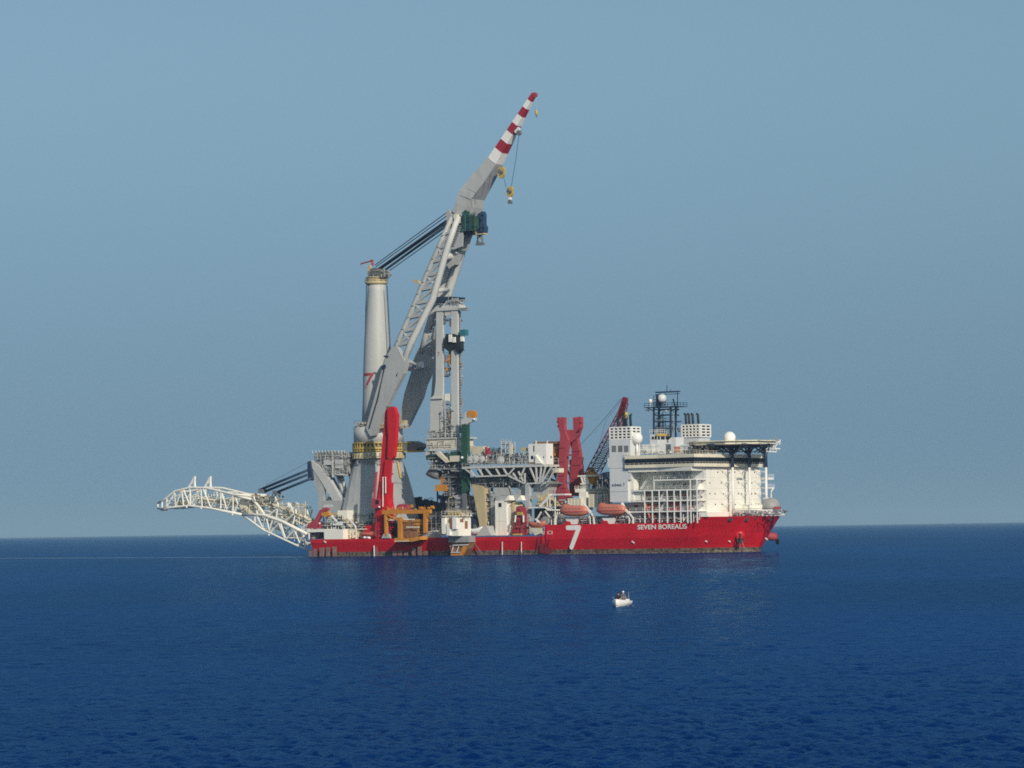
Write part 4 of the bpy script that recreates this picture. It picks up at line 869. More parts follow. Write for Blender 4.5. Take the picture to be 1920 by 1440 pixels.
def side_truss(yo, tag):
    def P(a_, b_): return V(a_, b_, YA) + Vector((0, yo, 0))
    def L(pts, r, n=8):
        return lambda k: k.tube([P(*q) for q in pts], r, n)
    m = MB()
    for pts, r in (([(296, 953), (312, 952.5), (355, 948), (397, 953.5), (455, 965)], .44), ([(296, 944), (312, 934), (328, 921), (345, 917), (358, 914), (388, 915), (438, 927), (470, 929)], .42), ([(296, 944), (296, 953)], .3)):
        L(pts, r)(m)
    m.build('outer_chord', 'cream', st)
    m = MB()
    zig = [(304, 940), (304, 951), None, (313, 934), (313, 951), (328, 922), (329, 949), (341, 920), None, (341, 920), (344, 947), None, (344, 918), (355, 946), None, (356, 916), (357, 946), None, (360, 944), (377, 917), (379, 950), None, (381, 917), (395, 951), (414, 923), (414, 953), None, (416, 923), (425, 955), (437, 928), (437, 960), None, (440, 928), (446, 945), (439, 960), None, (313, 942), (330, 931), (345, 922)]
    cur = []
    for q in zig + [None]:
        if q is None:
            if len(cur) > 1: m.tube([P(*c) for c in cur], .30, 6)
            cur = []
        else: cur.append(q)
    m.build('outer_lacing', 'cream', st)
    m = MB()
    for pts, r in (([(455, 965), (495, 965.5), (530, 978), (578, 1002.5)], .6), ([(457, 968), (470, 976), (493, 993), (527, 1009), (553, 1021), (580, 1033)], .36), ([(472, 936), (484, 948), (496, 965)], .5), ([(440, 930), (472, 936)], .45)):
        L(pts, r)(m)
    m.build('inner_chord', 'cream', st)
    m = MB()
    zig = [(478, 967), (478, 978), None, (482, 968), (493, 990), (497, 968), None, (500, 973), (505, 995), (511, 975), None, (508, 997), (523, 982), (534, 1009), None, (537, 1010), (552, 994), (562, 1018), None, (526, 982), (535, 1008), None, (568, 1000), (573, 1026), None,
           (481, 957), (483, 966), None, (505, 965), (518, 955), None, (522, 943), (518, 970), None, (536, 975), (552, 963), None, (556, 956), (549, 983), None, (543, 943), (552, 965), None, (565, 990), (577, 983)]
    cur = []
    for q in zig + [None]:
        if q is None:
            if len(cur) > 1: m.tube([P(*c) for c in cur], .30, 6)
            cur = []
        else: cur.append(q)
    m.build('inner_lacing', 'cream', st)
    m = MB(); m.tube([P(365.5, 914), P(365, 901), P(365.5, 893)], [.5, .42, .5], 6); m.tube([P(353.5, 914), P(359, 905), P(364, 895)], .34, 6); m.tube([P(359, 905), P(365, 906)], .22, 5); m.build('guide_horn', 'cream', st)
side_truss(0, 0); side_truss(9.0, 1)
m = MB()
for a_, b_ in ((296, 953), (328, 921), (329, 949), (357, 947), (358, 914), (379, 951), (397, 953.5), (414, 923), (437, 927), (455, 965), (495, 965), (478, 978), (493, 992), (530, 978), (527, 1009), (553, 1021), (560, 993)):
    p_ = V(a_, b_, YA); m.tube([p_, p_ + Vector((0, 9, 0))], .28, 6)
m.build('cross_member', 'cream', st)
for yo_ in (2.6, 6.2):
    m = MB(); m.tube([V(a_, b_, YA) + Vector((0, yo_, 0)) for a_, b_ in ((300, 949), (328, 941), (356, 938), (398, 944), (455, 956), (495, 958), (530, 969), (578, 992))], .2, 5)
    m.tube([V(a_, b_, YA) + Vector((0, yo_, 0)) for a_, b_ in ((312, 940), (345, 931), (398, 934), (455, 946), (500, 950), (540, 965), (578, 984))], .16, 5)
    for k_ in range(26):
        t_ = k_ / 25; px_ = 302 + 274 * t_
        top_ = np.interp(px_, [296, 328, 358, 388, 438, 470, 495, 530, 578], [944, 922, 915, 917, 929, 934, 960, 974, 1000]); bt_ = np.interp(px_, [296, 355, 397, 455, 493, 553, 578], [953, 948, 953, 966, 991, 1020, 1031])
        m.tube([V(px_, bt_, YA) + Vector((0, yo_, 0)), V(px_ + 5 * (-1) ** k_, top_ * .6 + bt_ * .4, YA) + Vector((0, yo_, 0))], .13, 4)
    m.build('inner_track', 'cream', st)
for i, (a_, b_) in enumerate(((335, 944), (378, 936), (398, 938), (428, 942), (452, 944), (490, 946), (508, 948), (527, 956), (543, 962), (562, 970))):
    p_ = V(a_, b_, YA) + Vector((0, 3, 0)); d = Vector((1, 0, -.1 if i < 5 else -.42)).normalized(); nrm = Vector((-d.z, 0, d.x))
    m = MB(); rb = random.Random(i)
    for k in range(6):
        c = p_ + d * (k - 2.5) * .85; m.tube([c + Vector((0, -.9, 0)), c + Vector((0, 2.2, 0))], .3, 8)
    m.prism3([p_ - d * 2.8 - nrm * .9, p_ + d * 2.8 - nrm * .9, p_ + d * 2.8 - nrm * .4, p_ - d * 2.8 - nrm * .4], (0, 2.4, 0))
    for k in (-2, 2): m.tube([p_ + d * k, p_ + d * k + nrm * 1.8 + Vector((0, -.8, 0))], .2, 5)
    m.build('roller_box', 'stain' if i % 4 else 'tan', st)
m = MB(); m.prism([(452, 928), (476, 932), (484, 945), (482, 962), (468, 965), (454, 962), (448, 945)], YA + 2, 4); m.build('hinge_house', 'stain', st)
m = MB(); m.clutter(452, 926, 478, 962, YA, 5, 30, 61, .8); m.clutter(484, 930, 512, 940, YA, 5, 18, 62, .8); m.build('hinge_gear', 'stain', st)
for x0, y0 in ((476, 930), (516, 930), (520, 942), (540, 942), (554, 955), (576, 956)):
    m = MB(); m.ptube([(x0, y0), (x0 + 1, y0 + 7), (x0 + 3, y0 + 9)], YA - .5, .32, 5); m.build('guide_post', 'cream', st)
m = MB(); m.tube([V(302, 955, YA), V(302, 955, YA) + Vector((2.4, 0, .2)), V(302, 955, YA) + Vector((3.5, 0, 1))], [.5, .85, .3], 8); m.build('tip_roller', 'mid', st)
m = MB()
for x0, y0 in ((350, 951), (377, 953), (436, 965), (504, 1003)): m.ball(V(x0, y0, YA - .3), .35, 6)
m.build('anode', 'cream', st)

# ------------------------------------------------------------------ stern deck gear
sc = thing('stern_deck_crane', 'small dark red crane at the stern beside the stinger root', 'crane', (V(596, 990, -15).x, -15, Z_AFT + 3))
m = MB(); m.prism([(575, 991), (576, 984), (586, 977), (593, 978), (600, 986), (601, 991)], -16, 3.4); m.build('base', 'dred', sc)
m = MB(); m.prism([(588, 978), (599, 957), (607, 952), (614, 952), (615, 956), (606, 960), (596, 977), (592, 982)], -15.6, 1.2); m.build('arm', 'dred', sc)
m = MB(); m.prism([(602, 962), (615, 958), (617, 966), (612, 969), (603, 968)], -15.9, 1.4); m.build('arm_head', 'orange', sc)
m = MB(); m.ball(V(599.5, 981, -17), .3, 8); m.build('lamp', 'cap', sc)
sg = thing('stern_equipment', 'cluttered cream and dark machinery heaped on the stern deck behind the white stern house', 'deck machinery', (V(640, 990, -12).x, -12, Z_AFT + 3))
m = MB(); m.pbox(633, 957, 651, 974, -12, 4); m.build('cabin', 'cream', sg)
m = MB(); m.pbox(630, 974, 652, 985, -13, 4); m.pbox(612, 961, 632, 973, -9, 3); m.build('machine_house', 'tan', sg)
m = MB(); m.clutter(606, 968, 630, 992, -15, 5, 26, 71); m.clutter(645, 963, 690, 992, -10, 6, 40, 73); m.build('winches', 'dgrey', sg)
m = MB(); m.clutter(618, 976, 645, 992, -17, 4, 24, 72); m.pbox(624, 978, 641, 985, -16.5, 3); m.build('winches', 'coolwhite', sg)
m = MB(); m.ptube([(652, 972), (660, 979), (666, 986), (669, 1000)], -18, .35, 6); m.ptube([(622, 968), (632, 978)], -17, .35, 6); m.build('davit_arm', 'coolwhite', sg)
m = MB(); m.ptube([(644, 993), (688, 992)], -20, .22, 5); m.clutter(643, 995, 673, 1010, -21, 4, 30, 74, .9)
for px in (645, 650, 655, 660, 666): m.pbox(px, 994, px + 2, 1010.5, -20.5, .6)
m.build('deck_frame', 'stain', sg)
m = MB(); m.clutter(650, 996, 700, 1009, -17, 5, 26, 75); m.build('winches', 'mid', sg)
m = MB(); m.clutter(662, 982, 690, 993, -15, 4, 20, 76, .9); m.build('pipe_racks', 'stain', sg)
m = MB(); m.clutter(640, 985, 700, 1009, -13, 6, 34, 77, 1.1); m.build('winches', 'mid', sg)
# ------------------------------------------------------------------ orange gantry and reel
YO = -23.6
og = thing('orange_gantry', 'yellow orange portal gantry with a rusty reel overhanging the red hull side', 'gantry', (V(760, 1005, YO).x, YO, Z_AFT))
m = MB(); m.pbox(716, 956, 806, 963.5, YO, 1.2); m.prism([(795, 963), (806, 960), (797, 975), (794, 975)], YO, 1); m.build('top_beam', 'orange', og)
for x0, x1, y0, y1 in ((720.5, 724.5, 963, 1006), (745.5, 752, 970, 1009), (793.5, 799, 963, 999)):
    m = MB(); m.pbox(x0, y0, x1, y1, YO + .1, 1.0); m.build('leg', 'orange', og)
m = MB(); m.prism([(738, 967), (741, 967), (748, 977), (746, 979)], YO + .2, .5); m.ptube([(725, 976), (745, 964)], YO + .3, .25, 5); m.ptube([(725, 964), (745, 976)], YO + .3, .25, 5); m.build('brace', 'orange', og)
m = MB(); m.clutter(718, 949, 803, 957, YO + .2, 3, 50, 81, .65); m.build('top_gear', 'orange', og)
m = MB(); m.pbox(752, 974, 790, 984, YO + 1.8, 2); m.clutter(752, 974, 795, 990, YO + 1, 2, 24, 82, .8); m.build('hoist', 'orange', og)
every('walkway', 'stain', og, [('ptube', [(728, 975), (740, 975)], YO + .5, .3, 5), ('ptube', [(762, 988.5), (775, 988.5)], YO - .2, .22, 5), ('ptube', [(776, 988.5), (786, 988.5)], YO - .2, .22, 5), ('ptube', [(757, 974.5), (777, 974)], YO, .25, 5)])
c = V(771, 1001, YO + 2.2); m = MB(); m.disc(c + Vector((0, -1, 0)), 3.6, .4, 'y', 28); m.disc(c, 2.7, 2.6, 'y', 28); m.disc(c + Vector((0, 1.3, 0)), 3.6, .4, 'y', 28); m.disc(c + Vector((0, -1.4, 0)), 1.4, .5, 'y', 20); m.build('reel', 'rusty', og)
m = MB(); m.pbox(739.5, 1009, 768, 1014, YO - 3.6, 6); m.prism([(768, 1009), (786, 1006), (788, 1012), (772, 1016), (768, 1014)], YO - 3.8, 6); m.build('outboard_tray', 'orange', og)
m = MB(); m.pbox(739, 1014, 768, 1015.4, YO - 3.8, 6.5); m.build('tray_edge', 'stain', og)
every('foot_fairing', 'grey', og, [('prism', [(715, 1009), (719, 1001), (728, 1001), (731, 1009)], YO + .1, 1), ('prism', [(790, 1008), (795, 999), (812, 994), (818, 1008)], YO + 1.2, 3)])
m = MB(); m.pbox(726, 974, 744, 1009, YO + 6, 6); m.build('store_container', 'navy', og)
rb_ = thing('red_control_cabin', 'small red cabin with a white numeral standing behind the orange gantry', 'cabin', V(752, 958, -16))
m = MB(); m.prism([(742, 958), (744, 948), (749, 945), (762, 948), (762, 958)], -17, 3); m.build('wall', 'dred', rb_)
text('7', 'numeral', 'cap', rb_, (V(753, 956.8, -17.1).x, -17.06, V(753, 956.8, -17.1).z), 1.15)

# ------------------------------------------------------------------ dark gear seen on the far side of the deck
fg = thing('port_deck_machinery', 'low dark navy machinery along the far deck between grey foundation and lay tower', 'deck machinery', (V(800, 960, 16).x, 16, Z_AFT))
m = MB(); m.prism([(764, 1000), (764, 940), (774, 937), (795, 938), (803, 942), (822, 943), (850, 941), (850, 1000)], 14, 5); m.ptube([(787, 938), (787, 931)], 15, .25, 4); m.build('winch_house', 'navy', fg)  # black-blue gear; its shade and haze are put into the navy too
m = MB(); m.clutter(765, 932, 850, 945, 13, 4, 34, 91, 1.1); m.build('winches', 'navy', fg)
m = MB(); m.clutter(795, 956, 832, 1000, -8, 6, 50, 92, 1.2); m.pbox(803, 958, 828, 1003, -4, 3); m.build('winches', 'dgrey', fg)
bw = thing('navy_winch_tower', 'dark blue winch tower standing between the stinger frame and the grey foundation', 'winch tower', (V(660, 930, 14).x, 14, Z_AFT))
m = MB(); m.prism([(648, 858), (662, 853), (672, 856), (672, 890), (664, 905), (655, 905), (654, 880)], 14, 4); m.prism([(655, 905), (668, 905), (668, 960), (655, 960)], 15, 2); m.build('tower', 'navy', bw)
m = MB(); m.clutter(650, 850, 668, 860, 13.5, 3, 12, 93, .8); m.build('winch', 'navy', bw)

# ------------------------------------------------------------------ pipelay tower
YT = -9.0
lt = thing('pipelay_tower', 'slender grey twin column pipelay tower rising from the middle of the deck', 'tower', (V(838, 1000, YT).x, YT, Z_AFT))
zk = .9
for nm, ol, dy in (('column', [(818, 577), (830, 577), (830, 800), (830, 822), (806, 822), (807, 748), (814, 740), (817, 716)], .95), ('column', [(846, 577), (857.5, 577), (857.5, 716), (858, 800), (856, 818), (850, 812), (846, 790)], .95)):
    m = MB(); m.prism(ol, YT, dy); m.build(nm, 'lgrey', lt)
m = MB(); m.prism([(818, 600), (828, 600), (828, 800), (806, 812), (808, 748)], YT + 5, 1); m.prism([(846, 600), (857, 600), (857, 790), (846, 790)], YT + 5, 1); m.build('rear_column', 'grey', lt)
for py in (600, 690, 705, 758, 790): every('column_tie', 'grey', lt, [('tube', [V(825, py, YT + .5), V(825, py, YT + .5) + Vector((0, 5, 0))], .3, 5), ('tube', [V(852, py, YT + .5), V(852, py, YT + .5) + Vector((0, 5, 0))], .3, 5)])
m = MB(); m.pbox(818, 576.5, 863, 582, YT - .4, 2.2); m.pbox(834, 583, 846, 592, YT + .2, 1.2); m.prism([(826, 577), (838, 563), (850, 562), (861, 577)], YT + .2, 4.5); m.build('crosshead', 'lgrey', lt)
m = MB(); m.pbox(840, 564, 858, 566, YT - .5, 3); m.pbox(846, 559, 856, 564, YT, 1.5); m.pbox(858, 577, 875, 579, YT - .5, 2); m.pbox(862, 580, 874, 582, YT - .5, 2); m.rail([V(838, 570, YT - .5), V(866, 572, YT - .5)], 1.2, 1.4, .09); m.ptube([(841, 552), (841, 566)], YT, .12, 4); m.ptube([(848, 552), (848, 566)], YT, .12, 4); m.clutter(836, 560, 862, 572, YT, 3, 20, 101, .6); m.build('top_platform', 'mid', lt)
m = MB(); m.pbox(831, 590, 834, 608, YT + .3, .8); m.pbox(842, 597, 847, 612, YT + .3, .8); m.ptube([(831, 598), (846, 598)], YT + .3, .2, 4); m.clutter(832, 650, 846, 705, YT + .6, 1, 34, 103, .6); m.build('pipe_guides', 'dgrey', lt)
m = MB(); m.prism([(832, 640), (836, 626), (850, 626), (855, 628), (862, 640), (862, 655), (857, 662), (852, 650), (842, 660), (832, 652)], YT - 1.0, 2.4); m.clutter(832, 628, 866, 662, YT - 1.4, 2, 26, 102, .7); m.build('travelling_carriage', 'black', lt)
m = MB(); m.pbox(841, 627, 846, 641, YT - 1.9, .6); m.pbox(848, 632, 853, 642, YT - 1.8, .6); m.build('clamp', 'white', lt)
m = MB(); m.pbox(862, 618, 872, 629, YT - .5, 2); m.build('carriage_cabin', 'teal', lt)
m = MB(); m.pbox(863, 631, 868, 640, YT - .4, 1); m.build('carriage_motor', 'cream', lt)
for x0, y0, x1, y1 in ((839, 660, 848, 683), (833, 665, 837, 680), (834, 690, 840, 697), (841, 768, 847, 785), (836, 770, 840, 778)):
    m = MB(); m.clutter(x0, y0, x1, y1, YT + .2, .8, 7, int(x0 + y0), .6); m.pbox(x0 + 2, y0, x1 - 2, y1, YT + .6, .5); m.build('tensioner_part', 'orange', lt)
m = MB(); m.pbox(834, 738, 843.5, 752, YT + .3, 1); m.build('control_box', 'cream', lt)
m = MB(); m.pbox(860.5, 572, 862.3, 800, YT + 1.5, .9)
for py in range(576, 800, 5): m.tube([V(859, py, YT + 1.2), V(865, py, YT + 1.2)], .14, 4)
for py in (680, 712, 748, 775): m.pbox(862.5, py, 866, py + 8, YT + 1.4, .8)
m.build('ladder_track', 'mid', lt)
m = MB(); m.clutter(824, 755, 848, 818, YT - .8, 2, 60, 104, .75); m.build('lower_machinery', 'mid', lt)
m = MB(); m.prism([(824, 792), (832, 785), (850, 790), (860, 800), (862, 812), (842, 816), (826, 818)], YT + 1, 1.4); m.prism([(846, 792), (851, 812), (857, 817), (857, 822), (840, 822), (838, 800)], YT + .9, 2); m.build('hinge_block', 'dgrey', lt)
m = MB(); m.pbox(807, 746, 829, 748, YT - .6, .8); m.rail([V(801, 820, YT - 2), V(868, 819, YT - 2)], 1.2, 1.5, .07); m.build('access_rail', 'lgrey', lt)
text('7', 'numeral', 'dred', lt, (V(820, 668.5, YT).x, YT - .05, V(820, 668.5, YT).z), 1.5)
m = MB(); m.prism([(799, 824), (862, 820), (862, 834), (866, 836), (862, 846), (804, 844), (801, 838)], YT - 2, 8); bx = m.build('base_house', 'beige', lt)
m = MB(); m.pbox(803, 841, 862, 845, YT - 2.4, 1); m.pbox(798, 820.5, 866, 823, YT - 2.5, 9); m.pbox(798, 846, 805, 853, YT - 2, 3); m.build('base_gallery', 'lgrey', bx)
m = MB(); m.prism([(798, 855), (806, 851), (820, 851), (830, 858), (826, 862), (799, 862)], YT - 2.5, 4); m.prism([(836, 853), (846, 847), (858, 846), (858, 856), (836, 857)], YT - 2.8, 2); m.build('green_shroud', 'green', lt)
m = MB(); m.prism([(817, 848), (822, 846), (838, 862), (844, 866), (836, 868), (818, 852)], YT - 4, 1.2); m.pbox(843, 854.5, 863, 865.5, YT - 4, 3); m.build('pipe_chute', 'beige', lt)
m = MB(); m.prism([(805, 852), (866, 848), (866, 890), (862, 960), (835, 960), (838, 905), (826, 880), (810, 880)], YT + 1, 5); m.build('base_frame', 'dgrey', lt)
m = MB(); m.clutter(803, 862, 862, 880, YT - 2.5, 4, 70, 105, .8); m.clutter(836, 878, 864, 925, YT - 2, 3, 70, 106, .85); m.ptube([(804, 879), (872, 879)], YT - 2.4, .3, 4); m.ptube([(846, 882), (875, 884)], YT - 3.4, .35, 4); m.build('deck_levels', 'mid', lt)
m = MB(); m.tube([V(799, 889, YT), V(806, 887, YT), V(815, 889, YT), V(825, 891, YT)], [.3, 1.4, 1.7, 1.6], 12); m.build('exhaust_cone', 'dgrey', lt)
m = MB(); m.pbox(816, 909, 838, 921, YT - 2.6, 2); m.pbox(826, 894, 831, 912, YT - 2.4, 1.4); m.build('maintenance_platform', 'orange', lt)
m = MB(); m.ptube([(820, 918), (820.5, 942)], YT, .3, 4); m.ptube([(820, 925), (829, 936)], YT, .2, 4); m.pbox(830, 925, 856, 1003, YT + 2, 8); m.build('base_column', 'navy', lt)
m = MB(); m.pbox(853, 932, 878, 962, YT - 3, 4); m.prism([(848, 930), (862, 927), (872, 930), (870, 936), (856, 936)], YT - 3.4, 4.6); m.clutter(856, 922, 892, 962, YT - 4, 2, 40, 107, .8); m.build('base_column', 'grey', lt)

# green column crane
gc_ = thing('green_column_crane', 'upright dark green column crane with an orange head beside the pipelay tower', 'crane', (V(870, 990, -13).x, -13, Z_AFT))
m = MB(); m.prism([(865, 796), (875, 794), (876, 922), (865, 924)], -14, 1.8); m.build('column', 'green', gc_)
m = MB(); m.pbox(867, 922, 874, 1004, -13.6, 1.2); m.build('lower_column', 'dgrey', gc_)
m = MB(); m.prism([(876, 771), (884, 769), (891, 773), (890, 782), (881, 784), (877, 781)], -14, 1.4); m.clutter(876, 769, 891, 782, -14.3, 1.5, 10, 111, .5); m.build('head', 'orange', gc_)
m = MB(); m.prism([(865, 786), (876, 784), (891, 783), (890, 789), (878, 793), (876, 796), (865, 797)], -14, 1.2); m.pbox(871, 773, 873.5, 787, -13.8, .8); m.build('head_bracket', 'lgrey', gc_)
m = MB(); m.ball(V(889, 786, -14.3), .4, 8); m.ball(V(866.5, 858, -14.8), .45, 8); m.build('lamp', 'cap', gc_)

# ------------------------------------------------------------------ raised deck platform with trusses
YD = -17.0
dp = thing('raised_deck_platform', 'raised grey steel deck on trusses and tall legs between pipelay tower and red posts', 'platform', (V(930, 1000, YD).x, YD, Z_AFT))
da, db = V(866, 873, YD), V(1048, 871.5, YD); zd = V(957, 872.5, YD).z
m = MB(); m.box((da.x, YD, zd - .75), (db.x - 6, YD + 24, zd)); m.build('deck', 'lgrey', dp)
m = MB()
bot = [(890, 893.5), (952, 891.5), (985, 907), (1016, 905.5), (1026, 906)]
m.ptube(bot, YD + .3, .35, 4); m.ptube([(868, 876), (890, 893)], YD + .3, .3, 4); m.ptube([(1026, 906), (1043, 876)], YD + .3, .32, 4)
for a_, b_, c_, d_ in ((882, 882, 890, 893), (897, 876, 905, 892), (909, 876, 922, 892), (930, 879, 937, 891), (944, 878, 952, 892), (952, 892, 965, 877), (962, 887, 970, 900), (972, 884, 981, 902), (984, 876, 975, 898), (984, 906, 984, 887), (994, 877, 1006, 906), (1005, 875, 1007, 904), (1015, 875, 1012, 904), (1023, 875, 1015, 904), (1035, 874, 1016, 905)):
    m.ptube([(a_, b_), (c_, d_)], YD + .3, .34, 4)
m.build('side_truss', 'lgrey', dp)
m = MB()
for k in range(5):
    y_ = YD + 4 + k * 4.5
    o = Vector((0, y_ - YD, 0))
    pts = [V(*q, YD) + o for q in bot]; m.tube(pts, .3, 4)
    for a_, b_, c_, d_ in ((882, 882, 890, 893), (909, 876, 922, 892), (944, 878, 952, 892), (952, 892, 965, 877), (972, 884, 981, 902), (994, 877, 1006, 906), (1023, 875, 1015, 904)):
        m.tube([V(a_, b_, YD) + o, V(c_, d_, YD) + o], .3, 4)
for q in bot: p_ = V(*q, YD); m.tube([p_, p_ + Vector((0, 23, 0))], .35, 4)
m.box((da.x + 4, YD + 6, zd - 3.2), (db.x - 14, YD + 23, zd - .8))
m.build('shade_toned_truss', 'dgrey', dp)  # inner members and box in dark grey: underside shade put into the colour
m = MB(); m.prism([(880, 895), (952, 893), (984, 908), (1000, 912), (990, 915), (900, 914), (884, 912)], YD + 5, 14); m.build('underdeck_shade_block', 'dgrey', dp)  # dark grey prism standing in for the shade beneath the platform
m = MB(); m.prism([(884, 908), (902, 912), (908, 916), (912, 1002), (902, 1004), (897, 975)], YD + 1, 3.2); m.build('leg', 'tan', dp)
every('leg', 'grey', dp, [('pbox', 920, 926, 928, 1003, YD + 2, 3), ('pbox', 985, 907, 992, 1001, YD, 1.6)])
m = MB(); m.prism([(927, 914), (954, 914), (954, 927), (960, 927), (928, 930)], YD + 2, 2); m.prism([(969, 913), (986, 911), (986, 930), (969, 929)], YD + 2, 2); m.prism([(1000, 912), (1008, 906), (1032, 902), (1028, 916), (1026, 928), (1000, 932)], YD + 3, 5); m.pbox(988, 929, 1008, 936, YD + .2, 2); m.build('bracket_plate', 'grey', dp)
m = MB(); m.ptube([(954, 912), (968, 930)], YD + 2, .3, 4); m.pbox(929, 929, 980, 938, YD + 1.2, 2); m.build('cross_beam', 'grey', dp)
m = MB()
c = V(1010, 908, YD + 8)
pts = [(c.x + 7.5 * math.sin(t) , YD + 8, c.z - 4.5 + 6.5 * math.cos(t)) for t in np.linspace(.2, 1.7, 9)]; m.tube(pts, .3, 5); m.build('curved_guide', 'navy', dp)
m = MB(); m.rail([(da.x, YD + .1, zd), (db.x - 12, YD + .1, zd)], 1.2, 1.6, .06); m.rail([V(1038, 870, YD), V(1047, 870, YD)], 2.0, 1, .08); m.build('railing', 'lgrey', dp)
m = MB(); m.pbox(1036, 878, 1048, 886, YD + 1, 3); m.build('hanging_walkway', 'stain', dp)
# things standing on the platform
pm = thing('pipe_handling_machinery', 'dense grey pipe handling machinery and reels on the aft half of the raised deck', 'deck machinery', (V(900, 870, YD + 4).x, YD + 4, zd))
m = MB(); m.clutter(876, 846, 950, 871, YD + 1, 7, 120, 121, .75); m.build('machines', 'mid', pm)
m = MB(); m.clutter(878, 852, 985, 871, YD + 1, 6, 90, 122, .7); m.build('machines', 'lgrey', pm)
m = MB(); m.clutter(900, 842, 942, 866, YD + 5, 5, 50, 123, .8); m.build('machines', 'dgrey', pm)
for px, py, r in ((883, 862, 1.3), (892, 861, 1.3), (904, 861, 1.1), (939, 863, 1.4)):
    m = MB(); p_ = V(px, py, YD + 1); m.disc(p_, r, .9, 'y', 18); m.disc(p_ + Vector((0, -.5, 0)), r * .45, .4, 'y', 12); m.build('cable_reel', 'lgrey', pm)
m = MB(); m.pbox(885, 837, 907, 853, YD + 8, 3); m.build('cabin', 'beige', pm)
rw = thing('red_hoist', 'bright red hoist tower among the grey machinery on the raised deck', 'hoist', (V(911, 870, YD + 2).x, YD + 2, zd))
m = MB(); m.pbox(909, 838, 912, 870, YD + 2, .6); m.pbox(914, 840, 917, 866, YD + 2, .6); m.clutter(906, 832, 917, 864, YD + 1.6, 1.2, 26, 131, .5); m.build('frame', 'dred', rw)
m = MB(); m.ptube([(912.5, 855), (912, 866)], YD + 1.5, .25, 5); m.build('rod', 'white', rw)
ct = thing('cage_tower', 'open grey cage tower on the middle of the raised deck', 'tower', (V(948, 870, YD + 3).x, YD + 3, zd))
m = MB()
for px in (940, 948, 956): m.ptube([(px, 828), (px, 871)], YD + 3, .2, 4); m.tube([V(px, 828, YD + 3) + Vector((0, 3, 0)), V(px, 871, YD + 3) + Vector((0, 3, 0))], .2, 4)
for py in (828, 832, 840, 850, 860): m.ptube([(940, py), (957, py)], YD + 3, .16, 4)
m.rail([V(938, 829, YD + 3), V(959, 829, YD + 3)], 1.0, 1, .06); m.build('frame', 'lgrey', ct)
m = MB(); m.clutter(940, 832, 957, 868, YD + 3.4, 2, 46, 132, .7); m.pbox(941, 831, 955, 834, YD + 3.3, 2); m.build('machines', 'mid', ct)
m = MB(); m.pbox(957, 832, 960, 871, YD + 3.5, .6); m.build('mast', 'beige', ct)
af = thing('small_derrick', 'small grey A shaped derrick left of the white cabin on the raised deck', 'derrick', (V(983, 870, YD + 2).x, YD + 2, zd))
m = MB()
for a_, b_, c_, d_ in ((979, 870, 982, 848), (988, 870, 984, 848), (974, 870, 974, 850), (970, 870, 976, 852), (980, 862, 987, 862), (979, 848, 987, 848)): m.ptube([(a_, b_), (c_, d_)], YD + 2, .22, 4)
m.build('frame', 'lgrey', af)
m = MB(); m.pbox(977, 839, 985, 846, YD + 2, 1.6); m.clutter(965, 852, 990, 870, YD + 3, 2, 30, 133, .6); m.build('head', 'tan', af)
wc = thing('white_deck_cabin', 'large plain white cabin on the forward end of the raised deck', 'cabin', (V(1015, 870, YD + 1).x, YD + 1, zd))
m = MB(); m.pbox(991, 832, 1024, 871.2, YD + 1, 4.2); w_ = m.build('wall', 'white', wc)
every('window', 'glass', w_, [('pbox', 995.5, 854.5, 1000, 861, YD + .95, .2), ('pbox', 1000, 835.5, 1002, 847, YD + .95, .2), ('pbox', 1018.5, 855.5, 1020, 859, YD + .95, .2), ('fbox', 1032.5, 855, 1034.5, 859, V(1024, 850, YD + 1).x + .06, .2)])
m = MB(); m.prism([(1003, 869), (1004, 853), (1016, 869)], YD + .2, .8); m.build('stair_shelter', 'cream', wc)
m = MB(); m.pbox(991, 866.5, 1003, 869, YD + .6, .4); m.build('rust_strip', 'rusty', wc)
m = MB(); m.ptube([(1005, 832), (1005, 826)], YD + 2, .3, 5); m.ptube([(1026, 832), (1026, 826)], YD + 2, .3, 5); m.build('roof_vent', 'lgrey', wc)
rc = thing('rust_red_deck_house', 'rust red deck house showing behind the white cabin', 'deck house', (V(1040, 870, -6).x, -6, zd))
m = MB(); m.pbox(1000, 828, 1050, 832.5, -7, 3); m.pbox(1030, 829, 1047, 871, -6, 4); m.build('wall', 'rusty', rc)
m = MB(); m.clutter(1036, 832, 1050, 868, -7, 1, 20, 134, .8); m.build('gear', 'orange', rc)

# ------------------------------------------------------------------ hull side works between gantry and platform
cr = thing('outboard_work_station', 'cream stained work station overhanging the hull with an orange stair below it', 'work station', (V(854, 1003, -27).x, -25, Z_AFT))
YW = -30.5
m = MB(); m.pbox(835, 967, 859, 1005, YW + .8, 7.4); bd = m.build('housing', 'cream', cr)
for x0, x1, y0, y1, mt_ in ((828, 834, 971, 1001, 'cream'), (848, 855.5, 971, 992, 'white'), (842, 847, 971, 990, 'rusty'), (837, 843, 981, 1004, 'white')):
    m = MB(); m.pbox(x0, y0, x1, y1, YW, .9); m.build('fender_post', mt_, bd)
for px in (842, 849, 854.5, 861.5):
    m = MB(); m.pbox(px - 1.4, 959, px + 1.4, 968, YW + 1, .9); m.build('post', 'yellow', cr)
m = MB(); m.pbox(828, 966.5, 861, 968.5, YW + .4, 7.6); m.rail([V(828, 966, YW + .4), V(861, 966, YW + .4), V(861, 966, YW + .4) + Vector((0, 7, 0))], 1.4, 1.4, .07); m.build('top_deck', 'stain', cr)
m = MB(); m.prism([(842, 1022), (846, 1018), (880, 1018), (877, 1028), (868, 1042), (846, 1042), (845, 1032)], YW + 4.2, 3.4); m.build('outboard_stair', 'rusty', cr)
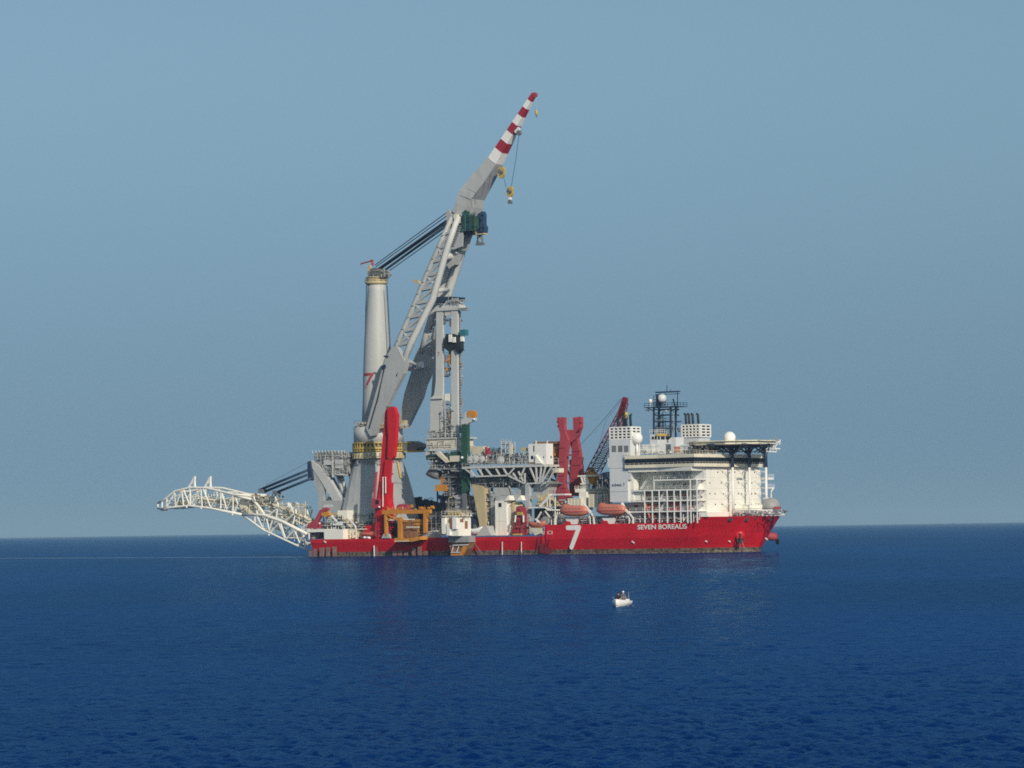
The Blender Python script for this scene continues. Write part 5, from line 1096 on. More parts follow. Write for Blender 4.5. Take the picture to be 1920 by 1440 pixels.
m = MB(); m.ptube([(849, 1022.5), (878, 1021.5)], YW + 3.6, .2, 5); m.ptube([(851, 1022), (847, 1034)], YW + 3.9, .2, 5); m.ptube([(861, 1022), (856, 1036)], YW + 3.9, .2, 5); m.pbox(845, 1035, 862, 1036.5, YW + 3.8, .5); m.build('stair_rail', 'coolwhite', cr)
m = MB(); m.prism([(868, 1022), (877, 1021), (867, 1042), (861, 1042)], YW + 3.7, .5); m.pbox(845, 1038, 866, 1042, YW + 3.6, 2); m.build('stair_edge', 'orange', cr)
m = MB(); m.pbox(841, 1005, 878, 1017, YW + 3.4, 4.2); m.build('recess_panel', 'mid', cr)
m = MB(); m.ptube([(880, 1005), (905, 1040)], -HB - .3, .14, 4); m.build('mooring_line', 'dgrey', cr)
sk = thing('work_skiff', 'small grey white work boat cradled on deck against the grey wedge', 'boat', V(885, 1003, -20))
def hullform(px0, px1, pyt, pyb, y, w, rise=.25):
    a_, b_ = V(px0, pyt, y), V(px1, pyt, y); zb0 = V(px0, pyb, y).z; L = b_.x - a_.x; vs_, fs = [], []; n = 12
    for i in range(n + 1):
        t = i / n; k = max(.06, (1 - abs(2 * t - 1) ** 3)) ; hw = w / 2 * k ** .7; zt_ = a_.z + rise * abs(2 * t - 1) ** 2; zb1 = zb0 + (a_.z - zb0) * .55 * abs(2 * t - 1) ** 3
        for u, v in ((-1, zt_), (-.8, (zt_ + zb1) / 2), (-.25, zb1), (.25, zb1), (.8, (zt_ + zb1) / 2), (1, zt_)): vs_.append((a_.x + L * t, y + w / 2 + u * hw, v))
    for i in range(n):
        for j in range(6): fs.append((i * 6 + j, i * 6 + (j + 1) % 6, (i + 1) * 6 + (j + 1) % 6, (i + 1) * 6 + j))
    fs += [tuple(range(6)), tuple(n * 6 + j for j in range(5, -1, -1))]
    return vs_, fs
m = MB(); m.add(*hullform(869, 901, 992, 1003, -22, 2.4, .8), True); m.build('hull', 'coolwhite', sk)
m = MB(); m.clutter(880, 982, 893, 993, -21, 1.4, 12, 141, .6); m.build('console', 'dgrey', sk)
gw = thing('grey_deck_wedge', 'grey steel wedge shaped fairlead on the deck edge beneath the raised platform', 'fairlead', V(908, 1005, -21))
m = MB(); m.prism([(893, 1005), (902, 991), (912, 986), (921, 1004)], -21.5, 4); m.build('body', 'grey', gw)
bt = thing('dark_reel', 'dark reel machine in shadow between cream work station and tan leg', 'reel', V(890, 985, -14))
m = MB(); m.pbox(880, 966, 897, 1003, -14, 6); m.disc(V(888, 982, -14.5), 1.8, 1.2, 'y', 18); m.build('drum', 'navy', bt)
sp = thing('walkway_tower', 'narrow tower of small white walkway decks right of the tan leg', 'walkway', V(915, 1003, -15))
m = MB(); m.ptube([(913, 915), (914, 1003)], -14, .25, 4); m.ptube([(918.5, 915), (919, 1003)], -14, .25, 4); m.pbox(912, 915, 922, 1003, -10, 1)
for py in (925, 935, 947, 958, 969, 978): m.pbox(911, py, 921, py + 1.2, -15, 2)
m.build('deck_stack', 'mid', sp)
tk = thing('cream_tank_house', 'tall cream white tank house with one dark window under the raised deck', 'tank', (V(938, 1003, -18.5).x, -18.5, Z_AFT))
m = MB(); m.pbox(928.5, 938.5, 950, 1004, -18.5, 5.6); m.pbox(950, 950, 957, 1004, -18.0, 5); tw = m.build('wall', 'cream', tk)
m = MB(); m.pbox(934.5, 943, 940, 950.5, -18.6, .3); m.build('window', 'glass', tw)
m = MB(); m.pbox(928.3, 976.5, 950, 977.1, -18.56, .1); m.pbox(936, 952, 936.5, 1004, -18.56, .1); m.build('seam', 'beige', tw)
every('gusset', 'cream', tk, [('prism', [(946, 939), (953, 929), (956, 938)], -19, 3), ('prism', [(968, 939), (976, 929), (979, 938)], -19, 3)])
m = MB(); c = V(970, 960, -15.5); m.lathe((c.x, c.y, V(970, 1003, -15.5).z), [(2.6, 0), (2.6, V(970, 948, -15.5).z - V(970, 1003, -15.5).z), (1.5, V(970, 941, -15.5).z - V(970, 1003, -15.5).z)], 24); m.build('round_tank', 'tan', tk)
rf = thing('red_launch_frame', 'red launch frame with yellow top and white rods in front of the cream tank', 'launch frame', (V(972, 1004, -20.5).x, -20.5, Z_AFT))
m = MB(); m.prism([(968, 950), (976, 948), (984, 952), (986, 970), (984, 1003), (961, 1003), (962, 988), (970, 985), (970, 970), (966, 968)], -20.5, .8); m.clutter(961, 985, 986, 1003, -21.3, 1, 22, 151, .7); m.clutter(967, 950, 985, 968, -21, 1, 10, 152, .6); m.build('frame', 'dred', rf)
m = MB(); m.pbox(969, 960, 979, 966, -21.4, .6); m.pbox(961, 1000.5, 977, 1003.5, -21.6, .8); m.build('frame_trim', 'yellow', rf)
every('rod', 'white', rf, [('ptube', [(967, 966), (965.5, 979)], -21.5, .3, 6), ('ptube', [(981.5, 966), (981.5, 979)], -21.5, .3, 6)])

# ------------------------------------------------------------------ red posts, lattice crane
ra = thing('red_twin_posts', 'pair of tall faded red posts with forked tops rising beside the lattice crane', 'posts', (V(1065, 960, -6).x, -6, Z_MID))
m = MB(); m.prism([(1044, 783), (1049, 782), (1051, 786), (1053, 782), (1058, 783), (1057, 797), (1060, 812), (1066, 826), (1062, 850), (1060, 880), (1058, 905), (1061, 918), (1069, 932), (1066, 938), (1056, 938), (1052, 955), (1043, 955), (1043, 905), (1047, 870), (1049, 830), (1050, 815), (1046, 800)], -8, 1.6); m.build('post', 'dred', ra)
m = MB(); m.prism([(1074, 783), (1078, 782), (1080, 786), (1083, 781), (1089, 782), (1089, 800), (1085, 812), (1082, 822), (1087, 850), (1091, 890), (1093, 912), (1082, 930), (1068, 930), (1067, 905), (1071, 862), (1072, 845), (1068, 828), (1075, 806)], -2, 1.6); m.build('post', 'dred', ra)
m = MB(); m.prism([(1048, 800), (1057, 806), (1075, 806), (1086, 803), (1083, 815), (1078, 824), (1070, 829), (1064, 828), (1058, 822), (1050, 815)], -7, 1.2); m.build('cross_head', 'dred', ra)
m = MB()
for px, py in ((1045, 790), (1046, 798), (1087, 792), (1086, 803), (1067, 852), (1068, 895), (1046, 858)): m.pbox(px - 1.5, py, px + 1.5, py + 2.6, -8.3, 1)
m.ptube([(1089, 858), (1094, 858)], -2, .15, 4); m.ptube([(1094, 858), (1092, 870)], -2, .15, 4); m.build('lugs', 'maroon', ra)
m = MB(); m.pbox(1068, 862, 1072, 925, -1.2, 1); m.build('ladder', 'maroon', ra)
for px, py in ((1053, 840), (1052, 866), (1051, 892), (1055, 915)): m = MB(); m.pbox(px - 6, py, px + 6, py + .8, -8.12, .2); m.build('stiffener', 'maroon', ra)
for px, py in ((1078, 846), (1080, 872), (1081, 898)): m = MB(); m.pbox(px - 8, py, px + 8, py + .8, -2.12, .2); m.build('stiffener', 'maroon', ra)
YL = -10.0
lc = thing('lattice_boom_crane', 'deck crane with dark red lattice boom and yellow cab, leaning against the white funnel', 'crane', (V(1105, 945, YL).x, YL, Z_MID))
CL = [(1096, 889), (1128, 829), (1160, 770), (1166, 752)]; CR_ = [(1119, 886), (1147, 833), (1170, 778), (1174, 756)]
m = MB()
for yo in (0, 2.4):
    for C_ in (CL, CR_): m.tube([V(a_, b_, YL) + Vector((0, yo * (1 if b_ > 780 else .5), 0)) for a_, b_ in C_], .19, 5)
m.build('boom_chord', 'maroon', lc)
m = MB()
for i in range(14):
    t0, t1 = i / 14, (i + 1) / 14
    def q(C_, t, yo):
        py = lerp(C_[0][1], C_[-1][1], t); return V(at_(C_, py), py, YL) + Vector((0, yo * (1 if py > 780 else .5), 0))
    for yo in (0, 2.4):
        m.tube([q(CL, t0, yo), q(CR_, t1, yo)], .11, 4); m.tube([q(CR_, t0, yo), q(CL, t1, yo)], .08, 4); m.tube([q(CL, t1, yo), q(CR_, t1, yo)], .09, 4)
    m.tube([q(CL, t0, 0), q(CL, t1, 2.4)], .09, 4); m.tube([q(CR_, t0, 0), q(CR_, t1, 2.4)], .09, 4)
m.build('boom_lacing', 'maroon', lc)
m = MB(); m.prism([(1158, 778), (1166, 757), (1166, 747), (1169, 744.5), (1174, 745.5), (1174.5, 752), (1171, 757), (1166, 772), (1159, 786)], YL + .3, 1.2); m.build('boom_head', 'maroon', lc)
m = MB(); m.tube([V(1165, 747, YL), V(1125, 795, YL), V(1086, 836, YL)], .07, 4, False); m.tube([V(1170, 744, YL + 1), V(1135, 790, YL + 1), V(1112, 880, YL + 1)], .05, 4, False); m.build('hoist_rope', 'rope', lc)
m = MB(); m.prism([(1095, 889), (1101, 886), (1102, 878), (1106, 877), (1108, 884), (1114, 888), (1116, 892), (1110, 909), (1103, 907), (1101, 892)], YL, 2.4); m.build('cab', 'orange', lc)
m = MB(); m.pbox(1083, 891, 1115, 893.5, YL - 1.2, 4.4); m.pbox(1088, 905.5, 1104, 908.5, YL - 1, 4)
for a_, c_ in ((1089, 1093), (1094, 1098), (1098.5, 1103)): m.prism([(a_ - 1.1, 893), (a_ + 1.4, 893), (c_ + 1.4, 907), (c_ - 1.1, 907)], YL - 1.1, .5)
m.build('cab_frame', 'cream', lc)
m = MB(); m.pbox(1092, 908, 1101, 919, YL, 2); m.pbox(1078, 916, 1100, 923, YL - 2, 5); m.rail([V(1078, 917, YL - 2), V(1102, 917, YL - 2)], 1, 1.2, .08); m.build('pedestal', 'cream', lc)
m = MB(); m.pbox(1106, 916, 1128, 928, YL + 2, 4); m.clutter(1100, 912, 1138, 928, YL - 1, 4, 30, 161, .8); m.build('roof_machines', 'beige', lc)
pn = thing('port_winch_equipment', 'dark navy winch equipment glimpsed beyond the deck between red posts and funnel', 'deck machinery', (V(1128, 945, 10).x, 10, Z_MID))
m = MB(); m.prism([(1108, 930), (1112, 905), (1120, 893), (1130, 886), (1146, 884), (1146, 930)], 12, 4); m.build('house', 'navy', pn)
m = MB(); m.clutter(1100, 884, 1146, 935, 9, 4, 70, 162, 1.0); m.build('winches', 'navy', pn)
cluster(pn, 1104, 886, 1143, 930, 8, 3, 340, 26, .8, ('mid', 'blue', 'navy'))
# containers and deck houses amidships
for nm, lab, rect, y_, dy, mt_ in (
    ('deck_container', 'low wide greenish beige container behind the aft lifeboat', (1065, 934.5, 1089, 951), -15, 3, 'beige'),
    ('deck_container', 'grey panelled container between the white pillar house and the tan container', (1104, 927, 1121, 951), -15, 3, 'beige'),
    ('deck_container', 'tan container standing against the white funnel base', (1128, 927, 1139, 949), -14, 3, 'tan'),
    ('deck_container', 'grey tan container third in the row behind the lifeboats', (1121.5, 929, 1128, 950), -14.6, 3, 'mid')):
    t = thing(nm, lab, 'container', V((rect[0] + rect[2]) / 2, rect[3], y_), 'containers behind the lifeboats')
    m = MB(); m.pbox(*rect, y_, dy); w_ = m.build('wall', mt_, t)
    k = MB(); n_ = max(2, int((rect[2] - rect[0]) / 6))
    for i in range(n_ + 1):
        x = rect[0] + (rect[2] - rect[0]) * i / n_; k.pbox(x - .4, rect[1], x + .4, rect[3], y_ - .08, .1)
    k.pbox(rect[0], rect[1] - .5, rect[2], rect[1] + .5, y_ - .1, .12); k.build('frame', 'cream', w_)
ph = thing('white_pillar_house', 'narrow cream white house carrying the yellow cab crane above the lifeboats', 'deck house', V(1093, 955, -14))
m = MB(); m.pbox(1086, 922, 1099, 956, -14, 4); m.pbox(1099, 922, 1103, 945, -13, 3); m.build('wall', 'cream', ph)
wk = thing('stepped_walkway', 'white stepped walkway and stairs left of the aft lifeboat', 'walkway', V(1030, 984, -18))
YK = -19.0
m = MB(); m.pbox(1030, 926, 1059, 928.6, YK, 4); m.prism([(1010, 949), (1013, 951), (1034, 929), (1031, 926.5)], YK - .2, .8); m.pbox(990, 950.5, 1021, 952.4, YK, 4); m.prism([(1019, 950.5), (1021, 950.5), (1028, 955), (1042, 955), (1042, 957.4), (1026, 957.4)], YK, 3); m.build('deck', 'white', wk)
m = MB(); m.rail([V(1031, 926, YK), V(1058, 926, YK)], 1.1, 1.4, .09); m.build('railing', 'dred', wk)
m = MB()
for a_, y0, y1 in ((1041, 932, 984), (1031, 932, 951), (1026, 935, 950), (1045, 960, 982), (1049, 960, 982)): m.ptube([(a_, y0), (a_, y1)], YK + .3, .2, 4)
m.ptube([(1022, 958), (1031, 970)], YK, .25, 4); m.ptube([(1008, 972), (1015, 960)], YK, .3, 4); m.build('post', 'cream', wk)
m = MB(); m.clutter(1004, 932, 1040, 951, YK + 1, 4, 46, 171, .9); m.build('stores', 'tan', wk)
m = MB(); m.prism([(1002, 951), (1016, 928), (1026, 926), (1030, 940), (1022, 951)], YK + 4, 3); m.build('hopper', 'tan', wk)
m = MB(); m.pbox(1002, 953, 1040, 984, YK + 5, 5); m.build('recess_shade_block', 'navy', wk)  # plain navy block: the shade of the recess put in as colour
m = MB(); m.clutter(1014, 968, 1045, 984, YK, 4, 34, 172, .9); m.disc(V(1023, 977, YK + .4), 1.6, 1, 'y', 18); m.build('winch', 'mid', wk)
# gear along the side below the lifeboats
sg2 = thing('side_deck_gear', 'white pipes, vents and small gear crowding the deck edge below the lifeboats', 'deck machinery', (V(1100, 983, -20).x, -20, Z_MID))
m = MB(); m.clutter(1040, 968, 1185, 983, -20.5, 5, 150, 181, .75); m.build('vents', 'coolwhite', sg2)
m = MB(); m.clutter(1040, 962, 1190, 982, -17, 5, 90, 182, .9); m.build('winches', 'mid', sg2)
m = MB(); m.pbox(1040, 968, 1182, 984, -13.5, 2); m.build('shade_backing', 'dgrey', sg2)  # dark grey sheet standing in for the shade behind the side gear
m = MB(); m.pbox(1143, 943, 1190, 966, -16, 3); m.pbox(1146, 951, 1190, 982, -14, 1); m.build('side_wall', 'cream', sg2)
m = MB(); m.clutter(1053, 940, 1064, 952, -16, 3, 10, 183, .7); m.build('cabinets', 'coolwhite', sg2)
# ------------------------------------------------------------------ lifeboats and davits
def lifeboat(px0, px1, py, label, y_=-24.6):
    a_, b_ = V(px0, py, y_), V(px1, py, y_); L = b_.x - a_.x; cx = (a_.x + b_.x) / 2; w = 3.3
    t = thing('lifeboat', label, 'lifeboat', (cx, y_ + w / 2, a_.z - 1.3), 'enclosed lifeboats in davits on the ship side')
    prof = [(0, .04, .5, .9), (.04, .45, -.15, 1.25), (.1, .75, -.7, 2.1), (.16, .88, -1.1, 2.75), (.24, .95, -1.35, 2.8), (.32, 1, -1.5, 2.35), (.5, 1, -1.6, 2.2), (.7, 1, -1.6, 2.15), (.84, .95, -1.4, 2.05), (.93, .75, -1.0, 1.6), (.98, .45, -.5, 1.1), (1, .06, .1, .7)]
    vs_, fs = [], []; n = 14
    for u, k, lo, hi in prof:
        for j in range(n):
            an = 2 * math.pi * j / n; c, s_ = math.cos(an), math.sin(an)
            zz_ = (hi if s_ > 0 else -lo) * abs(s_) ** .8 * (1 if s_ > 0 else -1)
            vs_.append((a_.x + L * u, y_ + w / 2 + w / 2 * k * (abs(c) ** .6) * (1 if c > 0 else -1), a_.z + zz_ * .98))
    for i in range(len(prof) - 1):
        for j in range(n): fs.append((i * n + j, i * n + (j + 1) % n, (i + 1) * n + (j + 1) % n, (i + 1) * n + j))
    fs += [tuple(range(n)), tuple((len(prof) - 1) * n + j for j in range(n - 1, -1, -1))]
    m = MB(); m.add(vs_, fs, True); hb = m.build('shell', 'boat', t)
    m = MB(); pts = [(a_.x + L * u, y_ + w / 2 - w / 2 * k - .04, a_.z) for u, k, lo, hi in prof[1:-1]]; m.tube(pts, .11, 5); m.build('fender_strake', 'dred', hb)
    for u in (.3, .42, .54, .66, .78): 
        m = MB(); m.box((a_.x + L * u - .3, y_ + .02, a_.z + .95), (a_.x + L * u + .3, y_ + .25, a_.z + 1.2)); m.build('porthole', 'dgrey', hb)
    return t
lifeboat(1045, 1098, 960, 'orange enclosed lifeboat nearest the red posts, hanging above the large white numeral')
lifeboat(1113, 1169, 958, 'orange enclosed lifeboat nearest the white funnel block, forward one of the pair')
for i, (pts, lab) in enumerate((([(1094, 944), (1104, 957), (1108, 962), (1113, 969), (1114, 983)], 'white davit between the two orange lifeboats'), ([(1166, 943), (1172, 955), (1180, 963), (1187, 971), (1187, 983)], 'white davit at the forward end of the forward lifeboat'), ([(1043, 966), (1041, 975), (1041, 984)], 'short white davit at the aft end of the aft lifeboat'))):
    t = thing('davit', lab, 'davit', V(pts[-1][0], pts[-1][1], -21), 'lifeboat davits')
    m = MB(); m.tube([V(*q, -23.0) for q in pts[:3]] , .45, 4); m.build('arm', 'cream', t)
    m = MB(); m.tube([V(*q, -22.4) for q in pts[1:]], .32, 4); m.tube([V(*q, -22.4) - Vector((1.5, 0, 0)) for q in pts[1:]], .2, 4); m.build('stand', 'white', t)
for x0, x1, lab in ((1058, 1084, 'white tapered cradle under the aft lifeboat'), (1128, 1153, 'white tapered cradle under the forward lifeboat')):
    t = thing('lifeboat_cradle', lab, 'cradle', V((x0 + x1) / 2, 983, -23), 'lifeboat cradles'); m = MB(); m.prism([(x0, 971), (x1, 971), (x1 - 5, 983), (x0 + 12, 983), (x0 + 4, 976)], -22.9, 1.2); m.build('cradle', 'white', t)
def rescue(px0, px1, py0, py1, lab, y_=-23.2):
    t = thing('rescue_boat', lab, 'rescue boat', V((px0 + px1) / 2, py1, y_), 'open rescue boats')
    m = MB(); m.add(*hullform(px0, px1, py0, py1, y_, 2.4, .5), True); m.build('hull', 'boat', t)
    m = MB(); m.clutter(px0 + 5, py0 - 5, px1 - 8, py0 + 2, y_ + .6, 1.2, 12, int(px0), .5); m.build('seats', 'dred', t)
rescue(988, 1019, 980, 991, 'small orange rescue boat hanging where the hull side steps up')
rescue(672, 701, 999, 1007, 'small dark orange rescue boat on the stern deck left of the red crane', -21.5)
t = thing('rescue_boat_cradle', 'pale cradle under the small rescue boat at the hull step', 'cradle', V(1006, 1003, -22)); m = MB(); m.prism([(994, 990), (1015, 990), (1014, 1000), (1003, 1004)], -22.8, 1.6); m.build('cradle', 'beige', t)
m = MB(); m.prism([(1002, 973), (1005, 972), (1012, 980), (1010, 981)], -23.4, .5); m.build('arm', 'white', t)
t = thing('small_liferaft', 'white life raft canisters low on the stern deck edge', 'life raft', V(687, 1009, -22)); m = MB(); m.tube([V(681, 1007.8, -22.6), V(686, 1007.8, -22.6)], .38, 10); m.tube([V(687, 1008, -22.6), V(694, 1008.4, -22.6)], .38, 10); m.build('canister', 'cap', t)

# ------------------------------------------------------------------ the small open boat in front
D_ = ray(1164, 1137); k_ = -CAM.z / D_.z; BW = CAM + D_ * k_
ob = bpy.data.objects.new('fishing_boat', None); scene.collection.objects.link(ob); ob.location = (BW.x, BW.y, .05); ob.rotation_euler = (0, 0, math.radians(-104))
ob['label'] = 'small white open boat carrying two people on the blue water before the ship'; ob['category'] = 'boat'; BASE[ob.name] = Vector((0, 0, 0))
def open_boat():
    L, W, n = 4.6, 1.85, 14; vs_, fs = [], []
    for i in range(n + 1):
        t = i / n; x = -L / 2 + L * t; hw = W / 2 * (1 - max(0, (t - .35) / .65) ** 2.3) * (.9 + .1 * min(1, t * 4)) + .015; sheer = .52 + .28 * t ** 2
        for u, z in ((-1, sheer), (-.93, .2), (-.55, -.12), (0, -.22 + .3 * max(0, t - .75)), (.55, -.12), (.93, .2), (1, sheer), (.88, sheer), (.8, .12), (0, .06), (-.8, .12), (-.88, sheer)): vs_.append((x + (.25 * z * t if t > .8 else 0), u * hw, z))
    r = 12
    for i in range(n):
        for j in range(r): fs.append((i * r + j, i * r + (j + 1) % r, (i + 1) * r + (j + 1) % r, (i + 1) * r + j))
    fs += [tuple(range(r)), tuple(n * r + j for j in range(r - 1, -1, -1))]
    return MB().add(vs_, fs, True)
def lb(k, nm, mt_): return k.build(nm, mt_, ob)
hb = lb(open_boat(), 'hull', 'white')
m = MB(); m.box((-.9, -.78, .32), (-.55, .78, .38)); lb(m, 'thwart', 'beige'); m = MB(); m.box((.5, -.75, .36), (.85, .75, .42)); lb(m, 'thwart', 'beige')
m = MB(); m.box((-2.55, -.2, .35), (-2.2, .2, .95)); m.box((-2.5, -.08, -.3), (-2.3, .08, .4)); lb(m, 'outboard_motor', 'dgrey')
m = MB()
for s_ in (-1, 1): m.tube([(1.9, s_ * .25, .75), (1.5, s_ * .55, 1.0), (.9, s_ * .78, 1.0)], .022, 5)
m.tube([(-.2, .85, .6), (-.2, .85, 1.45)], .02, 5); lb(m, 'grab_rail', 'lgrey')
m = MB(); m.box((-1.9, .05, .12), (-1.4, .6, .72)); lb(m, 'cool_box', 'cap')
def person(loc_, rotz, label, top, hat, lean=.15):
    o = bpy.data.objects.new('person', None); scene.collection.objects.link(o); o.parent = None
    mw = Matrix.Translation(ob.location) @ Matrix.Rotation(ob.rotation_euler.z, 4, 'Z') @ Matrix.Translation(Vector(loc_)) @ Matrix.Rotation(rotz, 4, 'Z') @ Matrix.Scale(1.12, 4)
    o.matrix_world = mw; o['label'] = label; o['category'] = 'person'; BASE[o.name] = Vector((0, 0, 0))
    # joints: pelvis at the origin, facing +x, seated
    J = [((0, 0, 0), .15), ((lean * .5, 0, .22), .14), ((lean, 0, .42), .16), ((lean * 1.15, 0, .53), .06), ((lean * 1.3, 0, .66), .095), ((lean * 1.35, 0, .74), .085)]
    E = [(0, 1), (1, 2), (2, 3), (3, 4), (4, 5)]
    for s_ in (-1, 1):
        b = len(J); J += [((lean, s_ * .19, .44), .07), ((lean + .08, s_ * .25, .2), .05), ((lean + .3, s_ * .17, .1), .04), ((lean + .38, s_ * .14, .1), .038)]; E += [(2, b), (b, b + 1), (b + 1, b + 2), (b + 2, b + 3)]
        b = len(J); J += [((.05, s_ * .1, -.01), .1), ((.42, s_ * .15, .04), .07), ((.5, s_ * .15, -.32), .05), ((.62, s_ * .15, -.36), .045)]; E += [(0, b), (b, b + 1), (b + 1, b + 2), (b + 2, b + 3)]
    me = bpy.data.meshes.new('body'); me.from_pydata([j[0] for j in J], E, []); bo = bpy.data.objects.new('body', me); scene.collection.objects.link(bo)
    md = bo.modifiers.new('s', 'SKIN'); sv = me.skin_vertices[0].data
    for v, (p_, r_) in zip(sv, J): v.radius = (r_ * 1.12, r_ * 1.2); v.use_root = False
    sv[0].use_root = True; md2 = bo.modifiers.new('d', 'SUBSURF'); md2.levels = 1; md2.render_levels = 1
    bpy.context.view_layer.update(); me2 = bpy.data.meshes.new_from_object(bo.evaluated_get(bpy.context.evaluated_depsgraph_get())); bpy.data.objects.remove(bo)
    me2.materials.clear(); me2.materials.append(M[top]); me2.materials.append(M['skin'])
    for p_ in me2.polygons: p_.material_index = 1 if p_.center.z > .53 or (p_.center.x > lean + .3 and .05 < p_.center.z < .2) else 0
    me2.name = 'body'; bb = bpy.data.objects.new('body', me2); scene.collection.objects.link(bb); bb.parent = o
    m = MB(); m.lathe((lean * 1.33, 0, .7), [(.105, -.01), (.108, .05), (.07, .115), (.01, .125)], 14); m.box((lean * 1.33, -.06, .7), (lean * 1.33 + .17, .06, .715)); h_ = m.build('cap', hat, o); h_.parent = o
    return o
person((-.72, -.42, .60), math.radians(12), 'person in dark clothes hunched on the left side of the small boat', 'cloth', 'cloth', .22)
person((-.72, .18, .70), math.radians(-8), 'person with a white cap seated amidships in the small boat', 'shirt', 'cap', .08)

# ------------------------------------------------------------------ finer gear
every('boom_seam', 'mid', crane, [('tube', [V(x0, y0, YC - 4.45 + dy_), V(x1, y1, YC - 4.45 + dy_)], .09, 4) for x0, y0, x1, y1, dy_ in ((862, 366, 893, 378, .3), (874, 352, 902, 366, .8), (890, 328, 918, 344, 1.6), (903, 314, 930, 330, 2.1))])
hk_ = bpy.data.objects['hook_block']
cluster(hk_, 866, 398, 892, 434, YC - 4.9, .5, 350, 16, .5, ('teal', 'navy', 'green'), ('shackle', 'sheave_guard', 'side_plate'))
cluster(hk_, 893, 400, 907, 434, YC - 1.6, .5, 351, 9, .4, ('blue', 'navy', 'blue'), ('shackle', 'sheave_guard', 'side_plate'))
cluster(crane, 664, 790, 700, 802, YC - 9, 3, 310, 26, .6, ('tan', 'lgrey', 'dgrey'))
cluster(crane, 700, 793, 758, 803, YC - 9, 3, 311, 30, .6, ('tan', 'lgrey', 'dgrey'))
cluster(crane, 668, 861, 755, 870, YC - 8.9, .6, 312, 24, .4, ('mid', 'dgrey', 'mid'))
cluster(crane, 687, 500, 724, 521, YC - 3.2, 3, 313, 16, .55, ('mid', 'dgrey', 'tan'), ('pipework', 'sheave_gear', 'locker'))
cluster(sf, 586, 847, 652, 862, YA - .5, 3, 314, 46, .55)
cluster(sf, 604, 862, 652, 892, YA - .2, 1, 315, 40, .6)
cluster(sg, 603, 966, 640, 992, -16, 4, 316, 34, .8, ('coolwhite', 'navy', 'tan'))
cluster(sg, 640, 975, 702, 1008, -16, 5, 317, 60, .8, ('stain', 'dgrey', 'navy'))
cluster(sg, 652, 960, 700, 990, -9, 3, 318, 30, .8, ('mid', 'navy', 'dgrey'))
cluster(og, 752, 972, 792, 1006, YO + 1.2, 1.6, 319, 40, .6, ('orange', 'rusty', 'dgrey'), ('hoist_pipes', 'hoist_winch', 'hoist_locker'))
cluster(fg, 803, 960, 832, 1003, -10, 4, 320, 44, .8, ('mid', 'navy', 'dgrey'))
cluster(lt, 800, 800, 864, 821, YT - 2, 3, 321, 30, .55, ('lgrey', 'dgrey', 'mid'))
cluster(lt, 802, 822, 862, 845, YT - 2.4, .4, 352, 16, .5, ('beige', 'mid', 'lgrey'))
cluster(lt, 801, 846, 864, 880, YT - 3, 3, 322, 70, .6, ('lgrey', 'navy', 'dgrey'))
cluster(lt, 828, 880, 866, 930, YT - 2.6, 3, 323, 60, .7, ('mid', 'navy', 'dgrey'))
cluster(lt, 836, 928, 895, 966, YT - 3.6, 3, 324, 46, .8, ('mid', 'tan', 'dgrey'))
cluster(lt, 832, 742, 846, 820, YT - .6, 2, 325, 40, .5, ('lgrey', 'dgrey', 'mid'))
cluster(pm, 876, 848, 988, 872, YD + .6, 4, 326, 110, .55, ('lgrey', 'mid', 'navy'))
cluster(pm, 900, 838, 940, 860, YD + 4, 3, 327, 40, .6, ('mid', 'teal', 'dgrey'))
cluster(dp, 890, 896, 980, 914, YD + 2, 3, 328, 40, .6, ('mid', 'dgrey', 'navy'))
cluster(bt, 878, 962, 898, 1003, -15, 4, 329, 34, .8, ('mid', 'navy', 'dgrey'))
cluster(wk, 1004, 956, 1045, 984, YK + 2, 3, 330, 60, .8, ('cream', 'dgrey', 'navy'))
cluster(sg2, 1045, 969, 1186, 984, -21.4, 3, 331, 90, .6, ('white', 'dgrey', 'mid'))
cluster(ra, 1044, 930, 1075, 955, -10, 3, 332, 24, .7, ('white', 'dgrey', 'maroon'))
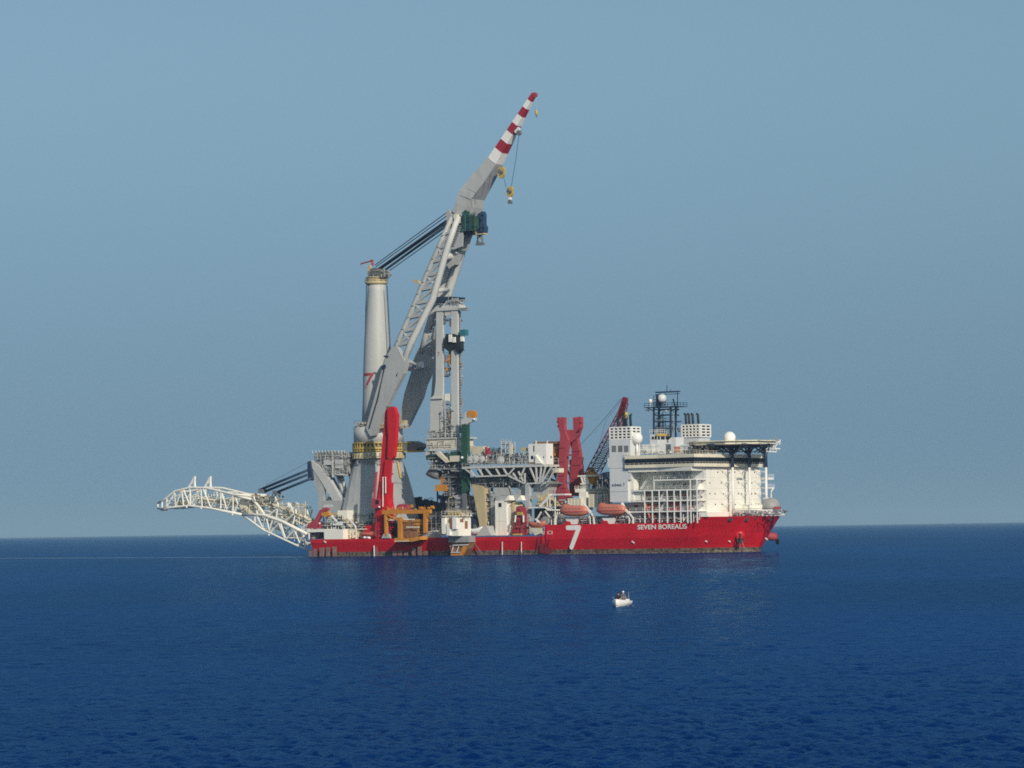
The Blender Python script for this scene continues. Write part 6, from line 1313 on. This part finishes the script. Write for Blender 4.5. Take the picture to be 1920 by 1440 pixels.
cluster(lc, 1088, 917, 1140, 930, YL - 2, 5, 333, 36, .6, ('cream', 'mid', 'tan'), ('roof_pipework', 'roof_winch', 'roof_locker'))
cluster(st, 460, 925, 515, 945, YA + 1, 5, 334, 40, .6, ('cream', 'tan', 'rusty'), ('roller_pipework', 'roller_gear', 'roller_housing'))
cluster(st, 500, 940, 576, 985, YA + 2, 5, 335, 50, .6, ('cream', 'tan', 'cream'), ('roller_pipework', 'roller_gear', 'roller_housing'))
cluster(st, 360, 925, 455, 950, YA + 2, 5, 336, 40, .55, ('cream', 'tan', 'cream'), ('roller_pipework', 'roller_gear', 'roller_housing'))
every('rust_panel', 'rusty', bd, [('fbox', 863, 973, 869, 979, V(859, 980, YW + .8).x + .12, .2), ('fbox', 872, 977, 877, 991, V(859, 980, YW + .8).x + .12, .2)])
cluster(cr, 835, 961, 872, 967, YW + 1, 5, 353, 18, .45, ('cream', 'tan', 'mid'))
cluster(rf, 962, 968, 988, 1003, -21.2, 1.4, 337, 20, .55, ('red', 'maroon', 'dred'), ('frame_pipes', 'frame_winch', 'frame_box'))
cluster(kc, 700, 955, 728, 1006, YR - 3, 1.6, 338, 26, .6, ('red', 'maroon', 'dred'), ('crane_pipes', 'crane_winch', 'crane_box'))
cluster(sp, 911, 920, 922, 1003, -15.5, 1, 339, 16, .6, ('lgrey', 'dgrey', 'mid'))

# foam beside the small boat: low broken crests of real thickness
m = MB(); R3 = random.Random(9)
for i in range(18):
    x = BW.x + R3.uniform(-.9, 1.3); y = BW.y + R3.uniform(-1.4, .2); r = R3.uniform(.04, .12)
    m.add([(x + r * 2.2 * math.cos(t) * R3.uniform(.7, 1), y + r * 1.4 * math.sin(t), .05) for t in np.linspace(0, 2 * math.pi, 8)[:-1]] + [(x, y, .05 + r * .35)], [(k, (k + 1) % 7, 7) for k in range(7)], True)
wf = m.build('foam', mat('sea_foam', (.3, .4, .48), .8, .2), None); wf['kind'] = 'stuff'; wf['label'] = 'white foam beside the small boat'
